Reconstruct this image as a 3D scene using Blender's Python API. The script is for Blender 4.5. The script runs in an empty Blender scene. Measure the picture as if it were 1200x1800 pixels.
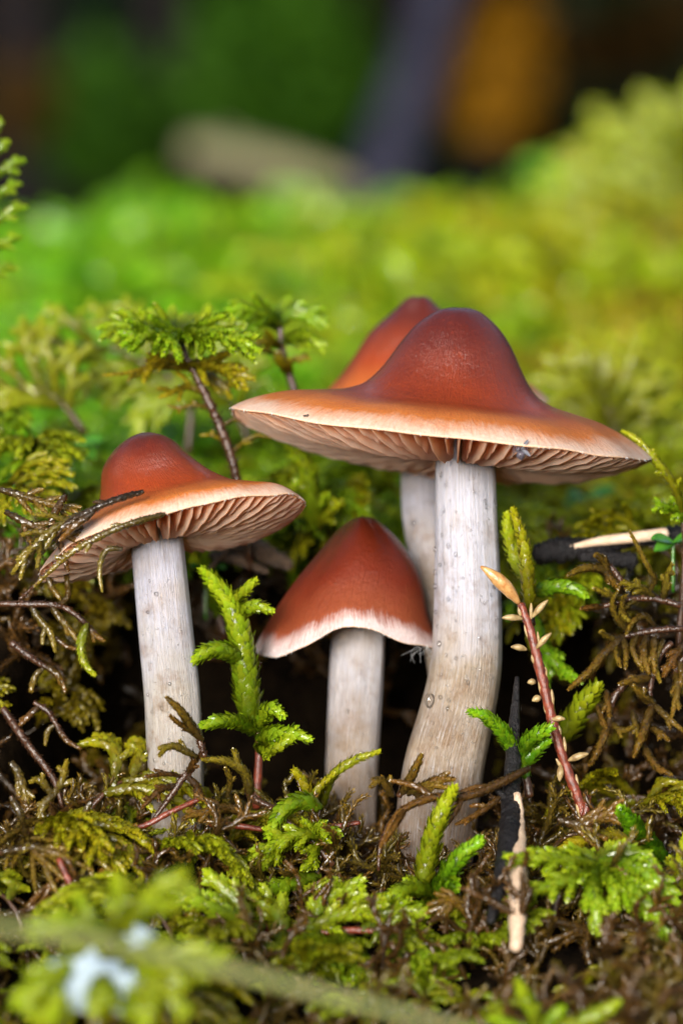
import bpy, math, random
import numpy as np
from mathutils import Vector, noise as mnoise

random.seed(7)
RNG = np.random.default_rng(7)
S = bpy.context.scene
COL = S.collection
S.unit_settings.scale_length = 0.01          # one unit is one centimetre
R = math.radians

# ------------------------------------------------------------------ camera
DIST, PXC = 60.0, 135.0                      # focus distance (cm), photo pixels per cm there
cam = bpy.data.cameras.new('camera'); camo = bpy.data.objects.new('camera', cam); COL.objects.link(camo)
camo.location = (0, -DIST, 0); camo.rotation_euler = (R(90), 0, 0)
cam.sensor_fit = 'VERTICAL'; cam.sensor_height = 24
cam.lens = 24 * DIST / (1800 / PXC)
cam.clip_start = 1.0; cam.clip_end = 5000
cam.dof.use_dof = True; cam.dof.focus_distance = DIST - 1.4
cam.dof.aperture_fstop = (cam.lens / 1000) / (2 * 0.62)
cam.dof.aperture_blades = 0
S.camera = camo

# ------------------------------------------------------------------ sky, sun, exposure
SUN_EL, SUN_AZ = 10.0, 195.0                 # azimuth clockwise from +Y: light comes from behind the camera's left
W = bpy.data.worlds.new('World'); S.world = W; W.use_nodes = True
nt = W.node_tree; nt.nodes.clear()
sky = nt.nodes.new('ShaderNodeTexSky'); sky.sky_type = 'NISHITA'; sky.sun_disc = False
sky.sun_elevation = R(SUN_EL); sky.sun_rotation = R(SUN_AZ); sky.air_density = 1.0; sky.dust_density = 1.0; sky.ozone_density = 1.0
bg = nt.nodes.new('ShaderNodeBackground'); bg.inputs['Strength'].default_value = 0.10
wo = nt.nodes.new('ShaderNodeOutputWorld')
nt.links.new(sky.outputs[0], bg.inputs[0]); nt.links.new(bg.outputs[0], wo.inputs[0])
sun = bpy.data.lights.new('sun', 'SUN'); sun.energy = 4.2; sun.angle = R(26); sun.color = (1.0, 0.985, 0.96)
suno = bpy.data.objects.new('sun', sun); COL.objects.link(suno)
sd = Vector((math.sin(R(SUN_AZ)) * math.cos(R(SUN_EL)), math.cos(R(SUN_AZ)) * math.cos(R(SUN_EL)), math.sin(R(SUN_EL))))
suno.rotation_euler = sd.to_track_quat('Z', 'Y').to_euler(); suno.location = sd * 50
S.view_settings.view_transform = 'Standard'; S.view_settings.look = 'None'
S.view_settings.exposure = 0.88; S.view_settings.gamma = 1.0; S.view_settings.use_curve_mapping = False
S.render.engine = 'CYCLES'
cy = S.cycles
cy.use_denoising = True
cy.max_bounces = 12; cy.diffuse_bounces = 8; cy.glossy_bounces = 3; cy.transmission_bounces = 6; cy.transparent_max_bounces = 6
cy.sample_clamp_indirect = 6.0; cy.caustics_refractive = False; cy.caustics_reflective = False

# ------------------------------------------------------------------ helpers
def P(px, py, y=0.0):
    """photo pixel at depth y -> point in the place"""
    s = (DIST + y) / DIST / PXC
    return np.array([(px - 600) * s, y, (900 - py) * s])

def PP(*pts):
    return np.array([P(*p) for p in pts])

class Geo:
    def __init__(self):
        self.v, self.f3, self.f4, self.c, self.n = [], [], [], [], 0
    def add(self, v, f3=None, f4=None, c=None):
        v = np.asarray(v, float).reshape(-1, 3)
        self.v.append(v)
        if f3 is not None and len(f3): self.f3.append(np.asarray(f3, int).reshape(-1, 3) + self.n)
        if f4 is not None and len(f4): self.f4.append(np.asarray(f4, int).reshape(-1, 4) + self.n)
        cc = np.zeros((len(v), 4)); cc[:, 3] = 1
        if c is not None:
            c = np.asarray(c, float)
            if c.ndim == 1: cc[:, :len(c)] = c
            else: cc[:, :c.shape[1]] = c
        self.c.append(cc); self.n += len(v)
        return self
    def merge(self, g, M=None, t=None, c=None):
        a = g.arrays()
        v = a[0]
        if M is not None: v = v @ np.asarray(M).T
        if t is not None: v = v + t
        cc = a[3].copy()
        if c is not None:
            for k, val in c.items(): cc[:, k] = val
        self.v.append(v); self.f3.append(a[1] + self.n); self.f4.append(a[2] + self.n); self.c.append(cc); self.n += len(v)
    def arrays(self):
        v = np.concatenate(self.v) if self.v else np.zeros((0, 3))
        f3 = np.concatenate(self.f3) if self.f3 else np.zeros((0, 3), int)
        f4 = np.concatenate(self.f4) if self.f4 else np.zeros((0, 4), int)
        c = np.concatenate(self.c) if self.c else np.zeros((0, 4))
        self.v, self.f3, self.f4, self.c = [v], [f3], [f4], [c]
        return v, f3, f4, c
    def mesh(self, name, mat, smooth=True):
        v, f3, f4, c = self.arrays()
        m = bpy.data.meshes.new(name)
        m.vertices.add(len(v)); m.vertices.foreach_set('co', v.astype(np.float32).ravel())
        n3, n4 = len(f3), len(f4)
        m.loops.add(n3 * 3 + n4 * 4); m.polygons.add(n3 + n4)
        m.loops.foreach_set('vertex_index', np.concatenate([f3.ravel(), f4.ravel()]).astype(np.int32))
        st = np.concatenate([np.arange(n3) * 3, n3 * 3 + np.arange(n4) * 4]).astype(np.int32)
        m.polygons.foreach_set('loop_start', st)
        m.polygons.foreach_set('use_smooth', np.full(n3 + n4, smooth))
        m.update(calc_edges=True)
        ca = m.color_attributes.new('mc', 'FLOAT_COLOR', 'POINT')
        ca.data.foreach_set('color', c.astype(np.float32).ravel())
        m.materials.append(mat)
        m.validate()
        return m

def link(name, data, parent=None, loc=None):
    o = bpy.data.objects.new(name, data); COL.objects.link(o)
    if parent is not None: o.parent = parent
    if loc is not None: o.location = loc
    return o

def tag(o, label=None, cat=None, group=None, kind=None):
    if label: o['label'] = label
    if cat: o['category'] = cat
    if group: o['group'] = group
    if kind: o['kind'] = kind
    return o

def thing(name, label, cat, loc, group=None):
    o = link(name, None, None, tuple(loc)); o.empty_display_size = 0.3
    return tag(o, label, cat, group)

def copy_tree(o, parent=None):
    c = o.copy(); COL.objects.link(c)
    if parent is not None: c.parent = parent
    for ch in list(o.children): copy_tree(ch, c)
    return c

def nrm(a):
    a = np.asarray(a, float)
    return a / np.maximum(np.linalg.norm(a, axis=-1, keepdims=True), 1e-9)

def spline(pts, t):
    """Catmull-Rom through pts at parameters t in 0..1"""
    p = np.asarray(pts, float); n = len(p)
    if n == 2: return p[0] + (p[1] - p[0]) * np.asarray(t)[:, None]
    e = np.vstack([2 * p[0] - p[1], p, 2 * p[-1] - p[-2]])
    d = np.r_[0, np.cumsum(np.linalg.norm(np.diff(p[:, :3], axis=0), axis=1))]; d /= d[-1]
    t = np.clip(t, 0, 1)
    i = np.clip(np.searchsorted(d, t, side='right') - 1, 0, n - 2)
    u = ((t - d[i]) / np.maximum(d[i + 1] - d[i], 1e-9))[:, None]
    a, b, c, dd = e[i], e[i + 1], e[i + 2], e[i + 3]
    return 0.5 * ((2 * b) + (-a + c) * u + (2 * a - 5 * b + 4 * c - dd) * u ** 2 + (-a + 3 * b - 3 * c + dd) * u ** 3)

def frames(q):
    T = nrm(np.gradient(q, axis=0))
    N = np.zeros_like(T)
    a = np.array([0, 0, 1.0]) if abs(T[0][2]) < 0.9 else np.array([0, 1.0, 0])
    n = a - T[0] * (a @ T[0]); n /= np.linalg.norm(n)
    for i in range(len(T)):
        n = n - T[i] * (n @ T[i]); n /= max(np.linalg.norm(n), 1e-9); N[i] = n
    return T, N, np.cross(T, N)

def tube(g, pts, rad, k=8, m=None, c=(0, 0, 0), rough=0.0, closed=True, rawpath=False, cfun=None, ell=1.0):
    """tapered tube; rad a number, a list along the path or a function of t"""
    m = m or max(4, 3 * len(pts))
    t = np.linspace(0, 1, m)
    q = spline(pts, t)
    T, N, B = frames(q)
    if callable(rad): r = np.array([rad(x) for x in t])
    else:
        rr = np.atleast_1d(np.asarray(rad, float)); r = np.interp(t, np.linspace(0, 1, len(rr)), rr) if len(rr) > 1 else np.full(m, rr[0])
    a = np.arange(k) / k * 2 * np.pi
    ring = (np.cos(a)[None, :, None] * N[:, None, :] + ell * np.sin(a)[None, :, None] * B[:, None, :])
    rn = r[:, None, None] * (1 + rough * RNG.uniform(-1, 1, (m, k, 1))) if rough else r[:, None, None]
    v = q[:, None, :] + ring * rn
    i = np.arange(m - 1)[:, None] * k; j = np.arange(k)[None, :]
    f = np.stack([i + j, i + (j + 1) % k, i + k + (j + 1) % k, i + k + j], -1).reshape(-1, 4)
    v = v.reshape(-1, 3)
    cc = np.zeros((len(v), 3)); cc[:] = c
    if cfun is not None: cc[:, 0] = np.repeat([cfun(x) for x in t], k)
    f3 = []
    if closed:
        v = np.vstack([v, q[0] - T[0] * r[0] * .4, q[-1] + T[-1] * r[-1] * .6]); cc = np.vstack([cc, cc[0], cc[-1]])
        b = m * k
        for x in range(k):
            f3.append((b, (x + 1) % k, x)); f3.append((b + 1, (m - 1) * k + x, (m - 1) * k + (x + 1) % k))
    g.add(v, f3, f, cc)
    return g

# --- moss: shoots covered in overlapping pointed scale leaves
LEAF_HI = (np.array([  # along, across, lift
    (0, -.30, 0), (0, .30, 0),
    (.30, -.52, -.06), (.30, 0, .07), (.30, .52, -.06),
    (.66, -.36, .0), (.66, 0, .10), (.66, .36, .0),
    (1.0, 0, .05)]),
    [(0, 3, 2), (0, 1, 3), (1, 4, 3), (5, 6, 8), (6, 7, 8)], [(2, 3, 6, 5), (3, 4, 7, 6)])
LEAF_LO = (np.array([(0, 0, 0), (.42, -.42, 0), (.42, .42, 0), (1, 0, .08), (.45, 0, .14)]),
    [(0, 4, 1), (0, 2, 4), (1, 4, 3), (4, 2, 3)], [])
LEAF_MIN = (np.array([(0, 0, 0), (.45, -.4, .05), (.45, .4, .05), (1, 0, 0)]), [(0, 2, 1), (1, 2, 3)], [])

def env(t, tip=3.0):
    return np.minimum(1, 0.45 + 4 * t) ** .7 * np.maximum(0.0, 1 - t ** tip) ** .6

def shoot(g, pts, r, leaf, K=18.0, spread=14, tpl=LEAF_HI, c0=0.0, c1=1.0, hue=.5, wid=.74, core=True, tip=3.0, wob=.7, min_n=6):
    if tpl is LEAF_HI: leaf = leaf * .86
    pts = np.asarray(pts, float)
    L = np.linalg.norm(np.diff(pts, axis=0), axis=1).sum()
    m = max(5, int(L / 0.09) + 2)
    tq = np.linspace(0, 1, m); q = spline(pts, tq); T, N, B = frames(q)
    n = max(min_n, int(K * L * (r + .012) / leaf ** 2))
    ti = (np.arange(n) + .5) / n
    ti = np.clip(ti + RNG.uniform(-.4, .4, n) / n, 0, 1)
    s = ti * (m - 1); i0 = np.minimum(s.astype(int), m - 2); u = (s - i0)[:, None]
    lerp = lambda A: A[i0] * (1 - u) + A[i0 + 1] * u
    qi, Ti, Ni, Bi = lerp(q), nrm(lerp(T)), nrm(lerp(N)), nrm(lerp(B))
    ph = np.arange(n) * 2.39996 + RNG.uniform(-.3, .3, n)
    O = np.cos(ph)[:, None] * Ni + np.sin(ph)[:, None] * Bi
    Sd = np.cross(Ti, O)
    e = env(ti, tip)
    sp = R(spread) * (1 + RNG.uniform(-wob, wob * 1.6, n)) + R(10) * (ti > .9)
    D = np.cos(sp)[:, None] * Ti + np.sin(sp)[:, None] * O
    U = -np.sin(sp)[:, None] * Ti + np.cos(sp)[:, None] * O
    ln = leaf * (0.55 + .45 * e) * (1 + RNG.uniform(-.15, .2, n))
    base = qi + O * (r * e * .9)[:, None] - Ti * (ln * .35)[:, None]
    V, F3, F4 = tpl
    nv = len(V)
    tw = RNG.uniform(-.25, .25, n)[:, None]
    Sd2 = Sd * np.cos(tw) + U * np.sin(tw)
    vv = (base[:, None, :] + V[None, :, 0:1] * ln[:, None, None] * D[:, None, :]
          + V[None, :, 1:2] * (ln * wid)[:, None, None] * Sd2[:, None, :]
          + V[None, :, 2:3] * ln[:, None, None] * U[:, None, :])
    off = (np.arange(n) * nv)[:, None, None]
    f3 = (np.array(F3)[None] + off).reshape(-1, 3)
    f4 = (np.array(F4)[None] + off).reshape(-1, 4) if F4 else None
    cc = np.zeros((n, nv, 3)); cc[:, :, 0] = (c0 + (c1 - c0) * ti)[:, None]
    cc[:, :, 1] = (hue + RNG.uniform(-.08, .08, n))[:, None]; cc[:, :, 2] = V[None, :, 0]
    g.add(vv.reshape(-1, 3), f3, f4, cc.reshape(-1, 3))
    if core:
        k = 6 if tpl is LEAF_HI else 4
        tube(g, pts, lambda x: r * 1.0 * float(env(np.array(x), tip)) + .004, k=k, m=max(4, m // 2), c=(c0 * .6, hue, 0))
    return g

def rot_to(v, axis, ang):
    axis = nrm(axis); c, s = math.cos(ang), math.sin(ang)
    return v * c + np.cross(axis, v) * s + axis * (axis @ v) * (1 - c)

def branch(g, p0, d, n, L, r, leaf, sub=5, sublen=.38, droop=.25, tpl=LEAF_HI, hue=.5, K=18, c0=.1, c1=1.0, spread=12, curl=None, core=True, min_n=6):
    """feathered moss branch: start, direction, plane normal, length"""
    d = nrm(d); n = nrm(n); sd = np.cross(n, d)
    c = RNG.uniform(-.12, .12) if curl is None else curl
    tt = [0, .33, .66, 1]
    pts = np.array([p0 + d * L * t + sd * L * c * t * t + n * L * (.10 * math.sin(3 * t) - droop * t * t) + RNG.normal(0, .012 * L, 3) * (t > 0) for t in tt])
    shoot(g, pts, r, leaf, K, spread, tpl, c0, c1, hue, core=core, min_n=min_n)
    for j in range(sub):
        t = .18 + .66 * (j + .5) / max(sub, 1); s = 1 if j % 2 else -1
        q = spline(pts, np.array([t, t + .03])); dd = nrm(q[1] - q[0])
        d2 = nrm(dd * .72 + s * sd * .7 + RNG.normal(0, .12, 3))
        l2 = L * sublen * (1 - .55 * t) * RNG.uniform(.7, 1.2)
        sp = np.array([q[0], q[0] + d2 * l2 * .5 + n * l2 * .06, q[0] + d2 * l2 + dd * l2 * .12 - n * l2 * droop * .8])
        shoot(g, sp, r * .72, leaf * .85, K * .9, spread, tpl, c0 + (c1 - c0) * t * .7, c1, hue, core=core, min_n=min_n)
    return g

def frond_geos(axis, n, nb=10, blen=1.0, ang=55, r=.05, leaf=.11, sub=5, droop=.25, tpl=LEAF_HI, hue=.5, K=18, t0=.2, stem_r=.035, fan=False, core=True, min_n=6):
    """returns stem Geo and a list of branch Geos"""
    axis = np.asarray(axis, float); n = nrm(n)
    st = Geo(); tube(st, axis, [stem_r, stem_r * .8, stem_r * .4], k=6, c=(0, 1, 0), rough=.08, m=10)
    out = []
    for i in range(nb):
        t = t0 + (1 - t0) * (i + .3) / nb
        q = spline(axis, np.array([min(t, .97), min(t, .97) + .03])); T = nrm(q[1] - q[0])
        sd = nrm(np.cross(n, T)); s = 1 if i % 2 else -1
        a = R(ang) * (1 - .45 * t) * RNG.uniform(.85, 1.15)
        d = T * math.cos(a) + s * sd * math.sin(a) + n * RNG.uniform(-.12, .12)
        L = blen * (.45 + .95 * math.sin(math.pi * min(1, .15 + t * .85)) ** .8) * RNG.uniform(.85, 1.15) * (.75 if t > .85 else 1)
        g = Geo(); branch(g, q[0], d, n, L, r, leaf, sub, droop=droop, tpl=tpl, hue=hue, K=K, core=core, min_n=min_n)
        out.append(g)
    q = spline(axis, np.array([.9, 1.0])); T = nrm(q[1] - q[0])
    g = Geo(); branch(g, q[1], T, n, blen * .6, r, leaf, max(2, sub - 1), droop=droop, tpl=tpl, hue=hue, K=K, core=core, min_n=min_n)
    out.append(g)
    return st, out

# ------------------------------------------------------------------ materials
def mat(name):
    m = bpy.data.materials.new(name); m.use_nodes = True
    t = m.node_tree; t.nodes.clear()
    return m, t

def N_(t, kind, **kw):
    n = t.nodes.new(kind)
    for k, v in kw.items():
        if k in n.inputs: n.inputs[k].default_value = v
        else: setattr(n, k, v)
    return n

def ramp(t, stops, fac, interp='LINEAR'):
    n = t.nodes.new('ShaderNodeValToRGB'); e = n.color_ramp.elements; n.color_ramp.interpolation = interp
    while len(e) < len(stops): e.new(.5)
    for i, (p, c) in enumerate(stops):
        e[i].position = p; e[i].color = (*c, 1) if len(c) == 3 else c
    t.links.new(fac, n.inputs[0])
    return n.outputs[0]

def mixc(t, fac, a, b, mode='MIX'):
    n = t.nodes.new('ShaderNodeMix'); n.data_type = 'RGBA'; n.blend_type = mode
    for s, v in ((0, fac), (6, a), (7, b)):
        if hasattr(v, 'is_output'): t.links.new(v, n.inputs[s])
        else: n.inputs[s].default_value = v if s == 0 else (*v, 1)
    return n.outputs[2]

def math_(t, op, a, b=0.0, clamp=False):
    n = t.nodes.new('ShaderNodeMath'); n.operation = op; n.use_clamp = clamp
    for s, v in ((0, a), (1, b)):
        if hasattr(v, 'is_output'): t.links.new(v, n.inputs[s])
        else: n.inputs[s].default_value = v
    return n.outputs[0]

def noise_(t, scale, detail=3, vec=None, rough=.5, dist=0.0):
    n = N_(t, 'ShaderNodeTexNoise'); n.inputs['Scale'].default_value = scale; n.inputs['Detail'].default_value = detail
    n.inputs['Roughness'].default_value = rough; n.inputs['Distortion'].default_value = dist
    if vec is None:
        vec = t.nodes.new('ShaderNodeTexCoord').outputs['Object']
    t.links.new(vec, n.inputs['Vector'])
    return n.outputs['Fac']

def attr(t):
    a = t.nodes.new('ShaderNodeAttribute'); a.attribute_name = 'mc'
    s = t.nodes.new('ShaderNodeSeparateColor'); t.links.new(a.outputs['Color'], s.inputs[0])
    return s.outputs[0], s.outputs[1], s.outputs[2]

def bump(t, h, strength=.3, dist=.02):
    b = t.nodes.new('ShaderNodeBump'); b.inputs['Strength'].default_value = strength; b.inputs['Distance'].default_value = dist
    t.links.new(h, b.inputs['Height']); return b.outputs[0]

def finish(t, shader):
    o = t.nodes.new('ShaderNodeOutputMaterial'); t.links.new(shader, o.inputs['Surface'])

def bsdf(t, color, rough=.5, spec=.5, coat=0, normal=None, coat_rough=.1, coat_bump=True, **kw):
    p = t.nodes.new('ShaderNodeBsdfPrincipled')
    if coat_bump and normal is not None: t.links.new(normal, p.inputs['Coat Normal'])
    for k, v in (('Base Color', color), ('Roughness', rough), ('Specular IOR Level', spec), ('Coat Weight', coat), ('Coat Roughness', coat_rough), ('Normal', normal)) + tuple(kw.items()):
        if v is None: continue
        if hasattr(v, 'is_output'): t.links.new(v, p.inputs[k])
        elif k == 'Base Color': p.inputs[k].default_value = (*v, 1)
        else: p.inputs[k].default_value = v
    return p.outputs[0]

def moss_material(name, ramps, tran=.3, coat=.6, rough=.35, dark=1.0):
    m, t = mat(name)
    r, g, b = attr(t)
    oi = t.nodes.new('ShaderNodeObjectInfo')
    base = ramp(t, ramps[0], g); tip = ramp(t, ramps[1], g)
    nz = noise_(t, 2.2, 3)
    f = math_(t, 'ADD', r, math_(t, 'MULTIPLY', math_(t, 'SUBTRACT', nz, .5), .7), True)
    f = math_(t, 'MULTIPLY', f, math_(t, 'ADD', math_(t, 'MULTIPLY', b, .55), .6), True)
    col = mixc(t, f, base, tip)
    fine = noise_(t, 55, 2)
    col = mixc(t, math_(t, 'MULTIPLY', fine, .35), col, (.02, .018, .004), 'MIX')
    pr = bsdf(t, col, rough, .5, coat, bump(t, noise_(t, 30, 2), .5, .02), .08)
    tr = t.nodes.new('ShaderNodeBsdfTranslucent')
    tc = mixc(t, 1.0, col, (1.0, 1.0, .45), 'MULTIPLY'); t.links.new(tc, tr.inputs[0])
    mx = t.nodes.new('ShaderNodeMixShader'); mx.inputs[0].default_value = tran
    t.links.new(pr, mx.inputs[1]); t.links.new(tr.outputs[0], mx.inputs[2])
    finish(t, mx.outputs[0])
    return m

# G channel picks the kind: 0 brown, .3 olive-yellow, .6 yellow-green, 1 saturated green
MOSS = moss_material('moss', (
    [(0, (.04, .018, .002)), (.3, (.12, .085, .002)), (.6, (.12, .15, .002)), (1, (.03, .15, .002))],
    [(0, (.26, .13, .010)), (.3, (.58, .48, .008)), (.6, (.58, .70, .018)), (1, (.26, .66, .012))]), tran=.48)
DEAD = moss_material('dead_moss', (
    [(0, (.008, .004, .002)), (.5, (.030, .013, .003)), (1, (.05, .032, .004))],
    [(0, (.04, .018, .005)), (.5, (.24, .10, .012)), (1, (.32, .25, .014))]), tran=.25, coat=.8, rough=.4)

def cap_material(name, dark, mid, light, rim, r1=.35, r2=.6, r3=.86):
    m, t = mat(name)
    r, g, b = attr(t)                                   # R = distance from the centre, G = angle/2pi, B = under side
    nz = noise_(t, 1.6, 4)
    f = math_(t, 'ADD', r, math_(t, 'MULTIPLY', math_(t, 'SUBTRACT', nz, .5), .22))
    cv = t.nodes.new('ShaderNodeCombineXYZ')
    t.links.new(math_(t, 'MULTIPLY', r, 3.0), cv.inputs[0]); t.links.new(math_(t, 'MULTIPLY', g, 44.0), cv.inputs[1])
    fib = noise_(t, 3.0, 5, cv.outputs[0], .75, .6)
    fib2 = noise_(t, 24, 4)
    f2 = math_(t, 'ADD', f, math_(t, 'MULTIPLY', math_(t, 'SUBTRACT', fib, .5), .16))
    col = ramp(t, [(0, dark), (r1 * .7, tuple(a * .85 + c * .15 for a, c in zip(dark, mid))), (r2, mid), (r3, light), (.99, rim)], f2)
    col = mixc(t, math_(t, 'MULTIPLY', fib2, .35), col, tuple(c * .45 for c in dark))
    spots = ramp(t, [(.62, (0, 0, 0)), (.75, (1, 1, 1))], noise_(t, 7, 4, None, .7))
    col = mixc(t, math_(t, 'MULTIPLY', spots, .3), col, tuple(min(1, c * 1.7) for c in mid))
    col = mixc(t, b, col, (.85, .50, .30))
    h = math_(t, 'ADD', math_(t, 'ADD', fib, math_(t, 'MULTIPLY', fib2, .6)), math_(t, 'MULTIPLY', noise_(t, 6, 3, None, .6, .8), .9))
    rg = ramp(t, [(.35, (.42,) * 3), (.9, (.62,) * 3)], r)
    ct = ramp(t, [(.3, (1,) * 3), (.6, (.5,) * 3), (.85, (0,) * 3)], r)
    sh = bsdf(t, col, rg, .22, ct, bump(t, h, .55, .03), .12, **{'Subsurface Weight': .18, 'Subsurface Scale': .12, 'Subsurface Radius': (1, .45, .25), 'Sheen Weight': .0, 'Sheen Roughness': .4})
    finish(t, sh)
    return m

CAP_BIG = cap_material('cap_skin', (.075, .006, .0015), (.30, .040, .002), (.56, .165, .032), (.74, .52, .40), .34, .56, .86)
CAP_SMALL = cap_material('young_cap_skin', (.045, .0045, .0015), (.15, .015, .0015), (.25, .055, .018), (.66, .52, .50), .32, .70, .91)

def gill_material():
    m, t = mat('gill_flesh')
    r, g, b = attr(t)                                   # R = along from centre, B = 1 at the free edge
    nz = noise_(t, 5, 3)
    f = math_(t, 'ADD', b, math_(t, 'MULTIPLY', math_(t, 'SUBTRACT', nz, .5), .5), True)
    col = ramp(t, [(0, (.74, .32, .13)), (.6, (.84, .48, .27)), (1, (.93, .76, .62))], f)
    pr = bsdf(t, col, .6, .3, 0, bump(t, noise_(t, 18, 3), .25, .02))
    tr = t.nodes.new('ShaderNodeBsdfTranslucent'); tr.inputs[0].default_value = (1.0, .62, .36, 1)
    mx = t.nodes.new('ShaderNodeMixShader'); mx.inputs[0].default_value = .62
    t.links.new(pr, mx.inputs[1]); t.links.new(tr.outputs[0], mx.inputs[2]); finish(t, mx.outputs[0])
    return m
GILL = gill_material()

def stem_material(name, top, mid, low):
    m, t = mat(name)
    r, g, b = attr(t)                                   # R = down the stem, G = angle
    tc = t.nodes.new('ShaderNodeTexCoord')
    cv = t.nodes.new('ShaderNodeCombineXYZ')
    t.links.new(math_(t, 'MULTIPLY', r, 2.2), cv.inputs[0]); t.links.new(math_(t, 'MULTIPLY', g, 26.0), cv.inputs[1])
    fib = noise_(t, 2.4, 4, cv.outputs[0], .65)
    cv2 = t.nodes.new('ShaderNodeCombineXYZ')
    t.links.new(math_(t, 'MULTIPLY', r, 9.0), cv2.inputs[0]); t.links.new(math_(t, 'MULTIPLY', g, 64.0), cv2.inputs[1])
    fib2 = noise_(t, 2.0, 3, cv2.outputs[0], .7)
    blot = noise_(t, 1.5, 3)
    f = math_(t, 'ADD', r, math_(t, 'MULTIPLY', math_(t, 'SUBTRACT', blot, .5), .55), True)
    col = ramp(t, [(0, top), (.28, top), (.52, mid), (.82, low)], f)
    st = ramp(t, [(.36, (1, 1, 1)), (.54, (0, 0, 0))], fib)
    col = mixc(t, math_(t, 'MULTIPLY', st, .5), col, (.27, .21, .155))
    st2 = ramp(t, [(.52, (0, 0, 0)), (.72, (1, 1, 1))], fib2)
    col = mixc(t, math_(t, 'MULTIPLY', st2, .65), col, (.60, .60, .67))
    yel = ramp(t, [(.55, (0, 0, 0)), (.7, (1, 1, 1))], noise_(t, .8, 2))
    col = mixc(t, math_(t, 'MULTIPLY', yel, .4), col, (.36, .25, .11))
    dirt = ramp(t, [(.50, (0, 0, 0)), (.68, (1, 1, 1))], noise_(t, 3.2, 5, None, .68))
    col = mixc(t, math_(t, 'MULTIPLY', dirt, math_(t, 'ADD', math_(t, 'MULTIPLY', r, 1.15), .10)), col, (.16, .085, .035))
    speck = ramp(t, [(.70, (0, 0, 0)), (.76, (1, 1, 1))], noise_(t, 24, 2))
    col = mixc(t, math_(t, 'MULTIPLY', speck, .55), col, (.10, .06, .03))
    fl = ramp(t, [(.66, (0, 0, 0)), (.74, (1, 1, 1))], noise_(t, 16, 2, None, .6))
    col = mixc(t, math_(t, 'MULTIPLY', fl, math_(t, 'MULTIPLY', r, .5)), col, (.85, .82, .78))
    h = math_(t, 'ADD', math_(t, 'ADD', fib, math_(t, 'MULTIPLY', fib2, .7)), math_(t, 'MULTIPLY', fl, .7))
    sh = bsdf(t, col, .42, .45, .08, bump(t, h, .9, .03), .3, **{'Subsurface Weight': .15, 'Subsurface Scale': .15, 'Subsurface Radius': (1, .7, .5)})
    finish(t, sh)
    return m
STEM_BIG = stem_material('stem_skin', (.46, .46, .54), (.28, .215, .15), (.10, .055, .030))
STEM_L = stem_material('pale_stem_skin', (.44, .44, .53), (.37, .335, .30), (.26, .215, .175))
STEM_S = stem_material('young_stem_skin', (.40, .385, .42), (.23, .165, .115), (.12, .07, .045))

def simple(name, c0, c1, scale=6, rough=.5, coat=0, spec=.5, bstr=.5, bdist=.03, detail=4, stretch=None):
    m, t = mat(name)
    vec = None
    if stretch:
        tc = t.nodes.new('ShaderNodeTexCoord'); mp = t.nodes.new('ShaderNodeMapping'); mp.inputs['Scale'].default_value = stretch
        t.links.new(tc.outputs['Object'], mp.inputs[0]); vec = mp.outputs[0]
    n = noise_(t, scale, detail, vec, .6)
    col = ramp(t, [(.3, c0), (.7, c1)], n)
    finish(t, bsdf(t, col, rough, spec, coat, bump(t, noise_(t, scale * 2.2, detail, vec, .65), bstr, bdist)))
    return m
SOIL = simple('wet_soil', (.0015, .001, .0007), (.008, .005, .0025), 3, .9, 0, spec=.02, bstr=.8, bdist=.08)
CHAR = simple('charred_bark', (.002, .0015, .002), (.009, .007, .008), 9, .5, .12, spec=.3, bstr=1.0, bdist=.05)
PALEWOOD = simple('peeled_wood', (.36, .22, .13), (.72, .55, .40), 8, .55, .1, bstr=.5, bdist=.02, stretch=(6, 6, .8))
PALEWOODX = simple('peeled_wood_lengthwise', (.42, .27, .17), (.72, .55, .40), 8, .55, .1, bstr=.5, bdist=.02, stretch=(.8, 6, 6))
REDSTEM = simple('red_moss_stem', (.05, .008, .005), (.24, .045, .018), 14, .35, .5, bstr=.6, bdist=.02)
BROWNSTEM = simple('brown_moss_stem', (.02, .008, .004), (.075, .028, .010), 12, .35, .5, bstr=.6, bdist=.02)
DRYBUD = simple('dry_bud_scale', (.16, .09, .03), (.42, .31, .14), 12, .5, .3, bstr=.5, bdist=.02)
BARKM = simple('rough_bark', (.035, .022, .014), (.22, .14, .09), 7, .5, .4, bstr=.9, bdist=.05, stretch=(1, 4, 4))
GRASS = simple('grass_blade', (.12, .16, .03), (.26, .25, .10), 3, .4, .2, bstr=.2, bdist=.01)
LEAFG = simple('clover_leaf', (.02, .09, .008), (.06, .20, .015), 5, .25, .6, bstr=.3, bdist=.02)
SKYGLINT = simple('pale_sky_glint', (.20, .27, .33), (.36, .44, .50), 9, .6, 0, bstr=.6, bdist=.03)  # pale blue colour imitates sky reflected off wet moss
THREAD = simple('white_fibre', (.6, .6, .62), (.8, .8, .8), 9, .5, 0, bstr=.1, bdist=.01)

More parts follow.
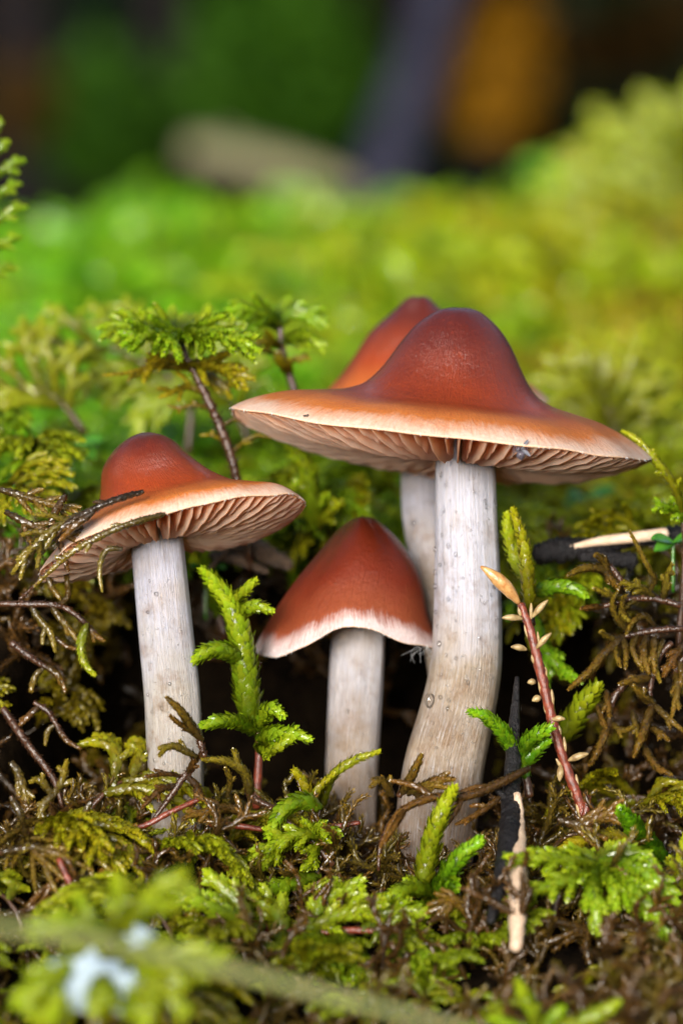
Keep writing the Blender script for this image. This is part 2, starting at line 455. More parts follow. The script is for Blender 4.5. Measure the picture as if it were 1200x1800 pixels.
def water_material():
    m, t = mat('water')
    p = t.nodes.new('ShaderNodeBsdfPrincipled'); p.inputs['Roughness'].default_value = .0; p.inputs['IOR'].default_value = 1.33
    p.inputs['Transmission Weight'].default_value = 1.0; p.inputs['Base Color'].default_value = (1, 1, 1, 1)
    g1 = t.nodes.new('ShaderNodeBsdfTransparent'); p.inputs['Roughness'].default_value = .02; g2 = t.nodes.new('ShaderNodeBsdfGlossy'); g2.inputs['Roughness'].default_value = .03
    fr = t.nodes.new('ShaderNodeFresnel'); fr.inputs[0].default_value = 1.5
    a = t.nodes.new('ShaderNodeMixShader'); b = t.nodes.new('ShaderNodeMixShader'); b.inputs[0].default_value = .06
    t.links.new(g1.outputs[0], b.inputs[1]); t.links.new(p.outputs[0], b.inputs[2])
    t.links.new(fr.outputs[0], a.inputs[0]); t.links.new(b.outputs[0], a.inputs[1]); t.links.new(g2.outputs[0], a.inputs[2])
    finish(t, a.outputs[0]); return m
WATER = water_material()

def foliage(name, c0, c1, tran=.3):
    m, t = mat(name)
    r, g, b = attr(t)
    col = ramp(t, [(0, c0), (1, c1)], r)
    pr = bsdf(t, col, .6, .12, 0)
    tr = t.nodes.new('ShaderNodeBsdfTranslucent'); t.links.new(col, tr.inputs[0])
    mx = t.nodes.new('ShaderNodeMixShader'); mx.inputs[0].default_value = tran
    t.links.new(pr, mx.inputs[1]); t.links.new(tr.outputs[0], mx.inputs[2]); finish(t, mx.outputs[0])
    return m

# ------------------------------------------------------------------ ground
def sstep(x, a, b):
    u = np.clip((x - a) / (b - a), 0, 1); return u * u * (3 - 2 * u)

def vnoise(x, y, s, seed=0.0):
    """cheap smooth noise from sines, about -1..1"""
    x = x * s + seed; y = y * s - seed * 1.7
    return (np.sin(x * 1.0 + 1.3 * np.sin(y * .7 + seed)) + np.sin(y * 1.1 + 1.7 * np.sin(x * .6 + 2)) + np.sin((x + y) * .73 + seed * 3)) / 3

def ground(x, y):
    x = np.asarray(x, float); y = np.asarray(y, float)
    front = -4.9 - 1.9 * sstep(-y, 0.5, 7.0) - 1.0 * sstep(-y, 7, 30) + .18 * vnoise(x, y, 1.6, 3) + .1 * vnoise(x, y, 4, 1)
    front = front + .5 * sstep(np.abs(x), 3.0, 6.0)
    wy = 4.6 - 3.6 * sstep(-x, 2.7, 4.6) - 2.9 * sstep(x, 2.9, 4.7) + .25 * vnoise(x, y * 0, 1.7, 5)
    front = front + .55 * np.exp(-((x + 2.35) ** 2 + (y + .9) ** 2) / 1.2)
    wall = sstep(y, wy - .45, wy + .6)
    yy = np.clip(y, 0, 44)
    bank = -1.25 + .150 * (yy - 4.6) + (.45 * vnoise(x, y, .55, 2) + .18 * vnoise(x, y, 1.5, 7)) * sstep(y, 2, 9)
    bank = bank + 1.2 * np.exp(-((x - 7.4) ** 2 + (y - 35) ** 2 * .4) / 4.5) - .02 * np.clip(y - 44, 0, 60)
    bank = bank + .7 * sstep(-x, 3.0, 4.8) * sstep(6 - y, 0, 3) 
    z = front * (1 - wall) + bank * wall
    hill = np.clip(y - 260, 0, 800)
    z = z + hill * .42 * sstep(y, 250, 360)
    side = np.clip(np.abs(x) - 120, 0, 600)
    return z + .12 * side + 1.5 * vnoise(x, y, .05, 1) * sstep(y, 60, 120)

def soft_axis(lo, hi, dense_lo, dense_hi, step, growth=1.12):
    a = list(np.arange(dense_lo, dense_hi, step)); d = step
    while a[-1] < hi: d *= growth; a.append(a[-1] + d)
    d = step; b = []
    x = dense_lo
    while x > lo: d *= growth; x -= d; b.append(x)
    return np.array(b[::-1] + a)

xs = soft_axis(-2500, 2500, -7, 7, .11); ys = soft_axis(-400, 3500, -7, 8, .11)
X, Y = np.meshgrid(xs, ys)
Z = ground(X, Y)
g = Geo()
nx, ny = len(xs), len(ys)
i = np.arange(ny - 1)[:, None] * nx; j = np.arange(nx - 1)[None, :]
g.add(np.stack([X, Y, Z], -1).reshape(-1, 3), None, np.stack([i + j, i + j + 1, i + nx + j + 1, i + nx + j], -1).reshape(-1, 4))
tag(link('ground', g.mesh('ground', SOIL)), 'dark wet forest soil rising into a mossy bank', kind='structure')

# ------------------------------------------------------------------ mushrooms
def periodic(th, knots):
    """smooth periodic interpolation; knots at degrees"""
    a = np.array([k[0] for k in knots], float); v = np.array([k[1] for k in knots], float)
    o = np.argsort(a); a, v = a[o], v[o]
    A = np.r_[a - 360, a, a + 360]; V = np.r_[v, v, v]
    th = np.mod(th, 360)
    i = np.searchsorted(A, th, side='right') - 1
    m = (V[2:] - V[:-2]) / (A[2:] - A[:-2]); m = np.r_[m[0], m, m[-1]]
    h = A[i + 1] - A[i]; u = (th - A[i]) / h
    return ((2 * u ** 3 - 3 * u ** 2 + 1) * V[i] + (u ** 3 - 2 * u ** 2 + u) * h * m[i] + (-2 * u ** 3 + 3 * u ** 2) * V[i + 1] + (u ** 3 - u ** 2) * h * m[i + 1])

class Mushroom:
    def __init__(s, label, group, cx, y0, rl, rr, ry, rim_px, zb_px, apex_px, shift, prof, stem, stem_mat, cap_mat, ngill, seed, zatt_px=None, sag=.1, wpow=1.5, thick=.16, inr=None, stem_flat=1.0, shp=1.0):
        s.cx = P(cx, 0, y0)[0]; s.y0 = y0; s.seed = seed
        sc = (DIST + y0) / DIST / PXC
        s.rl, s.rr, s.ry = rl * sc, rr * sc, ry
        kn = []
        for d, py in rim_px:
            yy = y0 + ry * math.sin(R(d)); kn.append((d % 360, P(0, py, yy)[2]))
        s.kn = kn
        s.zb = P(0, zb_px, y0)[2]; s.H = P(0, apex_px, y0)[2] - s.zb
        s.shift = shift * sc; s.prof = prof; s.sag = sag; s.wpow = wpow; s.thick = thick; s.shp = shp
        s.zatt = P(0, zatt_px, y0)[2] if zatt_px else s.zb
        s.stem = stem; s.sm = stem_mat; s.cm = cap_mat; s.ng = ngill
        base = P(stem[-1][0], stem[-1][1], stem[-1][3])
        s.root = thing('mushroom', label, 'mushroom', base, group); s.base = base
        s.inr = inr
        s.build()
    def rimz(s, th):
        z = periodic(th, s.kn)
        return z + .012 * np.sin(R(1) * th * 7 + s.seed) + .008 * np.sin(R(1) * th * 13 + s.seed * 2)
    def xy(s, rho, th):
        c, q = np.cos(R(1) * th), np.sin(R(1) * th)
        a = np.where(c > 0, s.rr, s.rl)
        w = 1 + (.012 * np.sin(R(1) * th * 5 + s.seed) + .008 * np.sin(R(1) * th * 11 + 2 * s.seed)) * rho ** 2
        return s.cx + a * c * rho * w, s.y0 + s.ry * q * rho * w
    def p(s, rho):
        a = np.array(s.prof); xs_ = a[:, 0]; v = a[:, 1]
        m = np.gradient(v, xs_); m[0] = 0
        r = np.clip(rho, 0, 1)
        i = np.clip(np.searchsorted(xs_, r, side='right') - 1, 0, len(xs_) - 2)
        h = xs_[i + 1] - xs_[i]; u = (r - xs_[i]) / h
        return ((2 * u ** 3 - 3 * u ** 2 + 1) * v[i] + (u ** 3 - 2 * u ** 2 + u) * h * m[i] + (-2 * u ** 3 + 3 * u ** 2) * v[i + 1] + (u ** 3 - u ** 2) * h * m[i + 1])
    def outer(s, rho, th):
        x, y = s.xy(rho, th); w = np.clip(rho, 0, 1) ** s.wpow; pp = s.p(rho)
        z = s.rimz(th) * w + s.zb * (1 - w) + s.H * pp
        lump = .02 * np.sin(R(1) * th * 2 + s.seed) * np.sin(np.pi * np.clip(rho, 0, 1)) * s.H
        lump = lump + .012 * np.sin(R(1) * th * 5 + s.seed * 3) * np.sin(np.pi * np.clip(rho * 1.2, 0, 1)) 
        x = x + s.shift * sstep(pp, 0.1, .8)
        return x, y, z + lump
    def under(s, rho, th):
        x, y, z = s.outer(rho, th)
        return x, y, z - (s.thick * (1 - rho) ** .6 + .035)
    def edge(s, rho, th):
        x, y = s.xy(rho, th)
        w = np.clip((rho - .12) / .88, 0, 1)
        z = s.rimz(th) * w ** s.shp + s.zatt * (1 - w ** s.shp) - s.sag * np.sin(np.pi * w ** 1.2) ** .7 - .02
        return x, y, z
    def build(s):
        # cap skin: outer surface, rolled margin, thin underside
        na = 180; rho = np.r_[np.linspace(0.0, .94, 52)[1:], .96, .975, .988, .996, 1.0]
        rows = []; cols = []
        th = np.arange(na) / na * 360
        for r_ in rho:
            x, y, z = s.outer(np.full(na, r_), th)
            if r_ > .95: z = z - .018 * ((r_ - .95) / .05) ** 2
            rows.append(np.stack([x, y, z], -1)); cols.append((r_, 0))
        for r_, dz in [(1.0, .012), (.985, .022), (.96, .022), (.93, .02), (.9, .02), (.85, .02)] + [(x_, 0) for x_ in np.arange(.8, .02, -.04)]:
            x, y, z = s.under(np.full(na, min(r_, 1)), th)
            x1, y1, z1 = s.outer(np.full(na, r_), th)
            zz = z1 - .03 - dz * .8 if r_ > .8 else z
            rows.append(np.stack([x1, y1, zz], -1)); cols.append((r_, 1))
        v = np.concatenate(rows); m = len(rows)
        ii = np.arange(m - 1)[:, None] * na; jj = np.arange(na)[None, :]
        f = np.stack([ii + jj, ii + na + jj, ii + na + (jj + 1) % na, ii + (jj + 1) % na], -1).reshape(-1, 4)
        ax, ay, az = s.outer(np.zeros(1), np.zeros(1)); ap = np.array([[ax[0], ay[0], az[0]]])
        v = np.vstack([v, ap]); k = len(v) - 1
        f3 = [(k, x, (x + 1) % na) for x in range(na)]
        cc = np.zeros((len(v), 3))
        for q_, (r_, un) in enumerate(cols):
            cc[q_ * na:(q_ + 1) * na, 0] = r_; cc[q_ * na:(q_ + 1) * na, 2] = un
            cc[q_ * na:(q_ + 1) * na, 1] = np.abs(np.arange(na) / na * 2 - 1) 
        cc[-1] = (0, 0, 0)
        g = Geo(); g.add(v - s.base, f3, f, cc); link('cap', g.mesh('cap', s.cm), s.root)
        # gills: each a thin bent blade
        for i_ in range(s.ng):
            full = i_ % 2 == 0
            t0 = i_ / s.ng * 360 + RNG.uniform(-.5, .5) * 60 / s.ng
            rin = s.inr if full else RNG.uniform(.42, .72)
            n = 12; rr = np.linspace(rin, .985, n)
            wv = RNG.uniform(-1, 1, 2)
            thr = t0 + (1.4 * wv[0] * np.sin(rr * 7 + i_) + .8 * wv[1] * np.sin(rr * 15)) * 30 / s.ng
            ux, uy, uz = s.under(rr, thr)
            ex, ey, ez = s.edge(rr, thr)
            uz = uz + .02
            if not full:
                k_ = np.clip((rr - rin) / .12, 0, 1); ez = uz + (ez - uz) * (.12 + .78 * np.sin(k_ * np.pi / 2))
            else:
                k_ = np.clip((rr - rin) / .05, 0, 1); ez = ez
            ez = np.minimum(ez, uz - .01) + .012 * np.sin(rr * 34 + i_ * 2) + .006 * np.sin(rr * 90 + i_)
            up = np.stack([ux, uy, uz], -1)
            lo = np.stack([ux * .3 + ex * .7, uy * .3 + ey * .7, ez], -1)
            tg = nrm(np.gradient(up, axis=0)); sd = nrm(np.cross(tg, np.array([0, 0, 1.0])))
            md = up * .5 + lo * .5 + sd * (.025 * wv[1])
            tk = .013 if i_ % 2 else .017
            V = np.concatenate([up + sd * tk, up - sd * tk, md + sd * tk, md - sd * tk, lo + sd * tk * .45, lo - sd * tk * .45])
            q_ = np.arange(n - 1)
            def strip(a, b): return np.stack([a * n + q_, a * n + q_ + 1, b * n + q_ + 1, b * n + q_], -1)
            F = np.concatenate([strip(0, 2), strip(2, 4), strip(4, 5), strip(5, 3), strip(3, 1)])
            F = np.vstack([F, [[0, 2 * n, 3 * n, n]], [[2 * n, 4 * n, 5 * n, 3 * n]]])
            C = np.zeros((6 * n, 3)); C[:, 0] = np.tile(rr, 6); C[:, 1] = i_ / s.ng; C[:, 2] = np.repeat([0, 0, .45, .45, 1, 1], n)
            g = Geo(); g.add(V - s.base, None, F, C); link('gill', g.mesh('gill', GILL), s.root)
        # stem
        pts = np.array([P(a, b, d) for a, b, w_, d in s.stem]); rad = [w_ / PXC * (DIST + d) / DIST for a, b, w_, d in s.stem]
        s.spts, s.srad = pts, np.array(rad)
        m = 70; k = 56; t = np.linspace(0, 1, m); q = spline(pts, t)
        d = np.r_[0, np.cumsum(np.linalg.norm(np.diff(pts, axis=0), axis=1))]; d /= d[-1]
        r_ = spline(np.c_[np.array(rad), d, d], t)[:, 0] if False else np.interp(t, d, rad)
        r_ = np.convolve(np.pad(r_, 3, 'edge'), np.ones(7) / 7, 'valid')
        T, N, B = frames(q); a = np.arange(k) / k * 2 * np.pi
        A_, T_ = np.meshgrid(a, t)
        rn = r_[:, None] * (1 + .018 * np.sin(A_ * 3 + T_ * 6 + s.seed) + .012 * np.sin(A_ * 7 - T_ * 9 + s.seed) + .010 * np.sin(A_ * 14 + T_ * 3))
        Nx = np.tile([1.0, 0, 0], (m, 1)); Nx = nrm(Nx - T * (Nx * T).sum(1, keepdims=True)); By = np.cross(T, Nx)
        v = q[:, None, :] + rn[:, :, None] * (np.cos(a)[None, :, None] * Nx[:, None, :] + np.sin(a)[None, :, None] * By[:, None, :])
        ii = np.arange(m - 1)[:, None] * k; jj = np.arange(k)[None, :]
        f = np.stack([ii + jj, ii + k + jj, ii + k + (jj + 1) % k, ii + (jj + 1) % k], -1).reshape(-1, 4)
        C = np.zeros((m * k, 3)); C[:, 0] = np.repeat(t, k); C[:, 1] = np.tile(np.abs(np.arange(k) / k * 2 - 1), m)
        g = Geo(); g.add(v.reshape(-1, 3) - s.base, None, f, C); link('stem', g.mesh('stem', s.sm), s.root)
    def on_stem(s, px, py):
        """point on the side of the stem that faces the camera"""
        sc = PXC * DIST
        best = spline(s.spts, np.linspace(0, 1, 200))
        pys = 900 - best[:, 2] * PXC * DIST / (DIST + best[:, 1]); i_ = np.argmin(np.abs(pys - py))
        c = best[i_]; d = np.r_[0, np.cumsum(np.linalg.norm(np.diff(s.spts, axis=0), axis=1))]; d /= d[-1]
        r_ = np.interp(i_ / 199, d, s.srad)
        x = P(px, py, c[1])[0]; dx = np.clip(x - c[0], -r_ * .98, r_ * .98)
        n = np.array([dx, -math.sqrt(max(r_ * r_ - dx * dx, 0)), 0]) / r_
        return np.array([c[0], c[1], P(0, py, c[1])[2]]) + n * r_, n

PROF_BIG = [(0, 1), (.05, .993), (.1, .965), (.15, .91), (.21, .82), (.27, .685), (.33, .52), (.40, .375), (.48, .30), (.60, .25), (.75, .195), (.9, .095), (1, 0)]
PROF_BACK = [(0, 1), (.08, .985), (.17, .89), (.38, .68), (.52, .49), (.72, .26), (.88, .12), (1, 0)]
PROF_L = [(0, 1), (.1, .98), (.24, .87), (.33, .71), (.42, .50), (.52, .35), (.7, .24), (.88, .14), (1, 0)]
PROF_S = [(0, 1), (.07, .997), (.14, .982), (.22, .948), (.32, .885), (.49, .74), (.70, .50), (.87, .20), (1, 0)]
MG = 'brown capped mushrooms growing together'
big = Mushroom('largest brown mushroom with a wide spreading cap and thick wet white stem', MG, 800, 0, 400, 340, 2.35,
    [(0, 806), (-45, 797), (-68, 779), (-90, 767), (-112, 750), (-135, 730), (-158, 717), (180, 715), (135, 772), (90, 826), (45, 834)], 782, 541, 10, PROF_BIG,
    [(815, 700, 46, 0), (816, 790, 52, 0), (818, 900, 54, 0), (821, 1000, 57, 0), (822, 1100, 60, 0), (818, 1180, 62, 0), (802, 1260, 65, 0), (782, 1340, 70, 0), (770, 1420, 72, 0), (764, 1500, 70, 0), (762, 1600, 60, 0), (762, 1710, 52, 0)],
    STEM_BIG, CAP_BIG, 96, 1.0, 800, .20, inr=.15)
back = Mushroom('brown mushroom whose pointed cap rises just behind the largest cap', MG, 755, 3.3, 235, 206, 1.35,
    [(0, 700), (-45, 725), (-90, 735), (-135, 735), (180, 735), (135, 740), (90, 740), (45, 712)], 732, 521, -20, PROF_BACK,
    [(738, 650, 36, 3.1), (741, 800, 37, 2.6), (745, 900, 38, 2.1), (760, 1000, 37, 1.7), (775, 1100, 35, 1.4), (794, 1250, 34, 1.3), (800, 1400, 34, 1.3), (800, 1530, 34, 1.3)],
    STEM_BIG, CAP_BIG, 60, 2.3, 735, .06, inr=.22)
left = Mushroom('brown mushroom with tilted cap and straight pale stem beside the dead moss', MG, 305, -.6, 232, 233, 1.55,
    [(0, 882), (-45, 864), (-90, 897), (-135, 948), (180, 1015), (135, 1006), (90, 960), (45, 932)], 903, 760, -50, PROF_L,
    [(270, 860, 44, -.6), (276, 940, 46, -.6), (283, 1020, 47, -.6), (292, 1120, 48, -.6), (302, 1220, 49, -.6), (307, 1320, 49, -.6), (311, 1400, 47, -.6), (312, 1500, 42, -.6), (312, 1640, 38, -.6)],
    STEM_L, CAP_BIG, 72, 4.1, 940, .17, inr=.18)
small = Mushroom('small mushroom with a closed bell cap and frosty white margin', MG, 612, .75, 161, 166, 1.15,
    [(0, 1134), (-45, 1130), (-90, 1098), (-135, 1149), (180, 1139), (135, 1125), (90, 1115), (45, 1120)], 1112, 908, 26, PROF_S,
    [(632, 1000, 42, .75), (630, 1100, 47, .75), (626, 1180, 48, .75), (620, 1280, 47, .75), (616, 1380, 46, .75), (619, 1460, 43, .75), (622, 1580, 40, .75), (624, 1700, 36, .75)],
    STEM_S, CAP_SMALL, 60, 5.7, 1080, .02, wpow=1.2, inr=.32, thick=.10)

# woolly fringe of the small cap (a part) and cobweb threads at its right corner
def fringe(mu, n, length, a0, a1, name='fringe'):
    g = Geo()
    for _ in range(n):
        th = np.array([RNG.uniform(a0, a1)]); r_ = np.array([RNG.uniform(.95, 1.0)])
        x, y, z = mu.outer(r_, th); p0 = np.array([x[0], y[0], z[0] - .02])
        out = np.array([math.cos(R(th[0])), math.sin(R(th[0])), 0])
        l_ = length * RNG.uniform(.4, 1.3)
        q = p0 + out * l_ * RNG.uniform(.0, .5) + np.array([RNG.normal(0, .2) * l_, 0, -l_])
        tube(g, [p0 - mu.base, (p0 + q) / 2 + RNG.normal(0, l_ * .12, 3) - mu.base, q - mu.base], .0026, k=3, m=4, closed=False)
    o = link(name, g.mesh(name, THREAD), mu.root); o['kind'] = 'stuff'
fringe(small, 1300, .03, 150, 395)
fringe(big, 900, .03, 170, 370)
fringe(left, 700, .03, 170, 370)

# ------------------------------------------------------------------ background forest
def leaf_cloud(center, rad, n, size, seed, flat=1.0, cmin=0., cmax=1.):
    rg = np.random.default_rng(seed); g = Geo()
    d = nrm(rg.normal(0, 1, (n, 3))); rr = rg.uniform(.35, 1, n) ** .5
    c = np.array(center) + d * rr[:, None] * np.array(rad)
    cl = rg.normal(0, 1, (14, 3)); w = 1 + .25 * np.max(nrm(cl) @ d.T, axis=0)
    c = np.array(center) + (c - center) * w[:, None]
    a = nrm(rg.normal(0, 1, (n, 3)) + [0, 0, -.3]); b = nrm(np.cross(a, rg.normal(0, 1, (n, 3)))); s_ = size * rg.uniform(.6, 1.3, n)[:, None]
    nn = np.cross(a, b)
    V = np.stack([c - a * s_, c + b * s_ * .5 - nn * s_ * .08, c + a * s_, c - b * s_ * .5 - nn * s_ * .08, c + nn * s_ * .1], 1).reshape(-1, 3)
    k = (np.arange(n) * 5)[:, None]
    F = np.concatenate([k + [0, 1, 4], k + [1, 2, 4], k + [2, 3, 4], k + [3, 0, 4]])
    C = np.zeros((n * 5, 3)); C[:, 0] = np.repeat(rg.uniform(cmin, cmax, n), 5)
    return g.add(V, F, None, C)

FOL_G = foliage('green_foliage', (.008, .035, .001), (.035, .10, .003))
FOL_D = foliage('dark_foliage', (.002, .008, .003), (.006, .018, .005))
FOL_Y = foliage('yellow_foliage', (.10, .045, .002), (.30, .14, .004))
FOL_B = foliage('brown_foliage', (.025, .012, .003), (.06, .033, .005))
TRUNKG = simple('grey_bark', (.010, .010, .018), (.038, .038, .062), .6, .9, 0, spec=.05, bstr=.8, bdist=.3)
TRUNKD = simple('dark_bark', (.004, .003, .004), (.012, .010, .010), .6, .9, 0, spec=.05, bstr=.8, bdist=.3)
LOGM = simple('bleached_wood', (.09, .085, .04), (.18, .16, .08), .8, .7, 0, bstr=.5, bdist=.2)

def shrub(label, group, px, py, y, rx, rz, n, size, m, seed, name='leafy_shrub', cat='shrub'):
    c = P(px, py, y); s_ = (DIST + y) / DIST / PXC
    gz = float(ground(c[0], y)); base = np.array([c[0], y, gz])
    root = thing(name, label, cat, base, group)
    g = leaf_cloud(c - base, (rx * s_, rx * s_ * .8, rz * s_), n, size, seed)
    link('crown', g.mesh('crown', m), root)
    top = c - base
    for k in range(4):
        t = Geo(); e = top + np.array([math.cos(k * 1.6) * rx * s_ * .4, math.sin(k * 1.6) * rx * s_ * .3, 0])
        tube(t, [np.zeros(3) - [0, 0, .5], e * .5 + [k * .1, 0, 0], e], [.25, .15, .06], k=6, m=8)
        link('stem', t.mesh('stem', TRUNKD), root)
    return root

def trunk(label, name, p0, p1, r0, r1, m, seed, branches=2):
    root = thing(name, label, 'tree', p0)
    g = Geo(); v = np.array(p1) - p0
    tube(g, [np.zeros(3) - nrm(v) * 2, v * .33 + [.15, 0, 0], v * .66 - [.2, 0, 0], v], [r0 * 1.15, r0, (r0 + r1) / 2, r1], k=18, m=40, rough=.05)
    link('trunk', g.mesh('trunk', m), root)
    rg = random.Random(seed)
    for k in range(branches):
        q = v * rg.uniform(.5, .9); d = np.array([rg.uniform(-1, 1), rg.uniform(-.5, .5), rg.uniform(.3, 1)]) * 9
        b = Geo(); tube(b, [q, q + d * .5 + [0, 0, 1], q + d], [r1 * .5, r1 * .25, .08], k=7, m=10)
        link('limb', b.mesh('limb', m), root)
        c = leaf_cloud(q + d, (5, 5, 3), 300, .8, seed + k); link('crown', c.mesh('crown', FOL_D), root)

trunk('grey leaning sapling trunk beside the yellow foliage', 'leaning_tree', P(660, 330, 150), P(852, -220, 150), 1.15, .95, TRUNKG, 1)
trunk('dark upright trunk behind the pale fallen log', 'dark_tree', P(295, 330, 170), P(285, -240, 170), 1.2, .95, TRUNKD, 2)
trunk('broad blackish trunk at the upper left corner of the forest', 'dark_tree', P(45, 330, 190), P(35, -260, 190), 2.2, 1.9, TRUNKD, 3)
a, b = P(330, 262, 100), P(625, 335, 100)
lg = thing('fallen_log', 'pale fallen log lying on the far crest of the moss', 'log', (a + b) / 2)
g = Geo(); tube(g, [a - (a + b) / 2, np.array([0, 0, .12]), b - (a + b) / 2], [.45, .62, .55, .35], k=16, m=24, rough=.05); link('wood', g.mesh('wood', LOGM), lg)
g = Geo(); tube(g, [[-.8, 0, .3], [-1.3, -.4, 1.0], [-1.7, -.5, 1.2]], [.2, .12, .08], k=8, m=8); link('branch_stub', g.mesh('branch_stub', LOGM), lg)
SG = 'shrubs in the dim forest behind'
shrub('bright green shrub between the dark trunk and the leaning trunk', SG, 490, 120, 160, 145, 150, 1600, .75, FOL_G, 11)
shrub('second green shrub, left of the dark upright trunk', SG, 190, 215, 165, 100, 110, 1000, .75, FOL_G, 12)
shrub('yellow autumn shrub right of the leaning trunk', SG, 858, 105, 155, 82, 120, 1100, .65, FOL_Y, 13)
shrub('brownish shrub in the upper right corner', SG, 1080, 40, 175, 130, 90, 900, .8, FOL_B, 14)
shrub('low dark shrub under the yellow foliage', SG, 920, 250, 170, 190, 60, 1000, .8, FOL_D, 15)
shrub('low green shrub behind the pale fallen log', SG, 560, 240, 175, 90, 60, 700, .7, FOL_G, 16)
shrub('small withered shrub at the left edge', SG, 40, 180, 150, 55, 60, 400, .6, FOL_B, 17)
shrub('dark shrub filling the gap behind the trunks', SG, 330, 110, 230, 240, 200, 1500, 1.1, FOL_D, 18)
shrub('tall dark shrub in the upper right distance', SG, 1060, 150, 235, 200, 190, 1500, 1.1, FOL_D, 19)

# ------------------------------------------------------------------ moss cover of the bank and the hollow
def tmpl(tpl, K, leaf, r, nb, sub, seed, blen=.8, core=True, min_n=3):
    global RNG
    keep = RNG; RNG = np.random.default_rng(seed)
    ax = np.array([[0, 0, 0], [.05, 0, .7], [.25, 0, 1.3], [.8, 0, 1.6]]) * np.array([1, 1, 1]) + np.r_[[[0, 0, 0]], RNG.normal(0, .08, (3, 3))]
    st, br = frond_geos(ax, [-.5, 0, .85], nb=nb, blen=blen, r=r, leaf=leaf, sub=sub, tpl=tpl, K=K, t0=.3, droop=.3, hue=.5, core=core, min_n=min_n)
    G_ = Geo(); G_.merge(st)
    for b_ in br: G_.merge(b_)
    RNG = keep
    G_.arrays(); return G_
T_MID = [tmpl(LEAF_LO, 9, .15, .055, 8, 4, 30 + k) for k in range(3)]
T_LIT = [tmpl(LEAF_LO, 12, .13, .085, 7, 3, 70 + k) for k in range(3)]
T_FAR = [tmpl(LEAF_MIN, 5, .22, .05, 7, 3, 40 + k, core=False) for k in range(3)]
T_XF = [tmpl(LEAF_MIN, 4, .34, .05, 6, 1, 50 + k, core=False) for k in range(2)]

def rotm(az, tilt, roll, s):
    ca, sa = math.cos(az), math.sin(az); ct, st = math.cos(tilt), math.sin(tilt); cr, sr = math.cos(roll), math.sin(roll)
    Rz = np.array([[ca, -sa, 0], [sa, ca, 0], [0, 0, 1]]); Ry = np.array([[ct, 0, st], [0, 1, 0], [-st, 0, ct]]); Rx = np.array([[1, 0, 0], [0, cr, -sr], [0, sr, cr]])
    return Rz @ Ry @ Rx * s

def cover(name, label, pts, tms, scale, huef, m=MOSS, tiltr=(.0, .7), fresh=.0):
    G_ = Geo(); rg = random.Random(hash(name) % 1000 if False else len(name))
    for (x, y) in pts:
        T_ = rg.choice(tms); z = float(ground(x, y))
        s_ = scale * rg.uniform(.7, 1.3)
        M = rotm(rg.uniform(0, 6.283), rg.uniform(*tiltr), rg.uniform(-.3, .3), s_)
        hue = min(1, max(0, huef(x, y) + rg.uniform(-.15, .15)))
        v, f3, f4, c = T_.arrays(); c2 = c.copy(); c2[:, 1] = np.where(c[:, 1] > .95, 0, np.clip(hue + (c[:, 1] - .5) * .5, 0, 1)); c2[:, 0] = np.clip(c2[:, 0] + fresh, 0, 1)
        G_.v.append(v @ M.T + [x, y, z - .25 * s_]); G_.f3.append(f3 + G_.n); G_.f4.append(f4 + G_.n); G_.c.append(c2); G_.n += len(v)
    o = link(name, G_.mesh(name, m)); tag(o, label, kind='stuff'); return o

rg = random.Random(5)
def scatter(n, y0, y1, wf, power=1.0, cond=None):
    out = []
    while len(out) < n:
        y = y0 + (y1 - y0) * rg.random() ** power; w = wf(y); x = rg.uniform(-w, w)
        if cond is None or cond(x, y): out.append((x, y))
    return out
fw = lambda y: 4.9 * (60 + y) / 60 + 1.0
def hue_bank(x, y):
    a = .72 - .045 * x + .22 * float(vnoise(x, y, .8, 4)) + .12 * float(vnoise(x, y, .3, 9))
    if y < 9: a -= .03
    return a
on_bank = lambda x, y: float(ground(x, y)) > -1.6
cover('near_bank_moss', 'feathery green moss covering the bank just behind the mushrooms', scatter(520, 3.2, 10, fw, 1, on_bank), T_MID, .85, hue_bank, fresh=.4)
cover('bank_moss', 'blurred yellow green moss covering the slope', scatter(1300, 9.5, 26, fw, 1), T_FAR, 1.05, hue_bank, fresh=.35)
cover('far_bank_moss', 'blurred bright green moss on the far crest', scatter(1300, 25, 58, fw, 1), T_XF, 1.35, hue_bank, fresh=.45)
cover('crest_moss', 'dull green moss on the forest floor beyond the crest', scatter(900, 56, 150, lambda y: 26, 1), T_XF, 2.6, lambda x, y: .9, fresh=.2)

pts = []
while len(pts) < 150:
    x = rg.choice([rg.uniform(-5.6, -3.2), rg.uniform(3.4, 5.6)]) if rg.random() < .7 else rg.uniform(-4, 4); y = rg.uniform(-.5, 5.5)
    if -4.4 < float(ground(x, y)) < -.7: pts.append((x, y))
cover('wall_moss', 'dark wet moss clinging to the steep sides of the hollow', pts, T_MID, .5, lambda x, y: .22, tiltr=(.6, 2.2))
pts = scatter(130, -6.4, -.4, lambda y: 5.4, 1, lambda x, y: not (2.0 < x and y < -.5 and y > -6) and not (-1 < x < 2 and y > -2.3))
cover('litter_moss', 'small yellow green moss tips growing through the litter', pts, T_LIT, .42, lambda x, y: .5, tiltr=(.0, .9), fresh=.1)

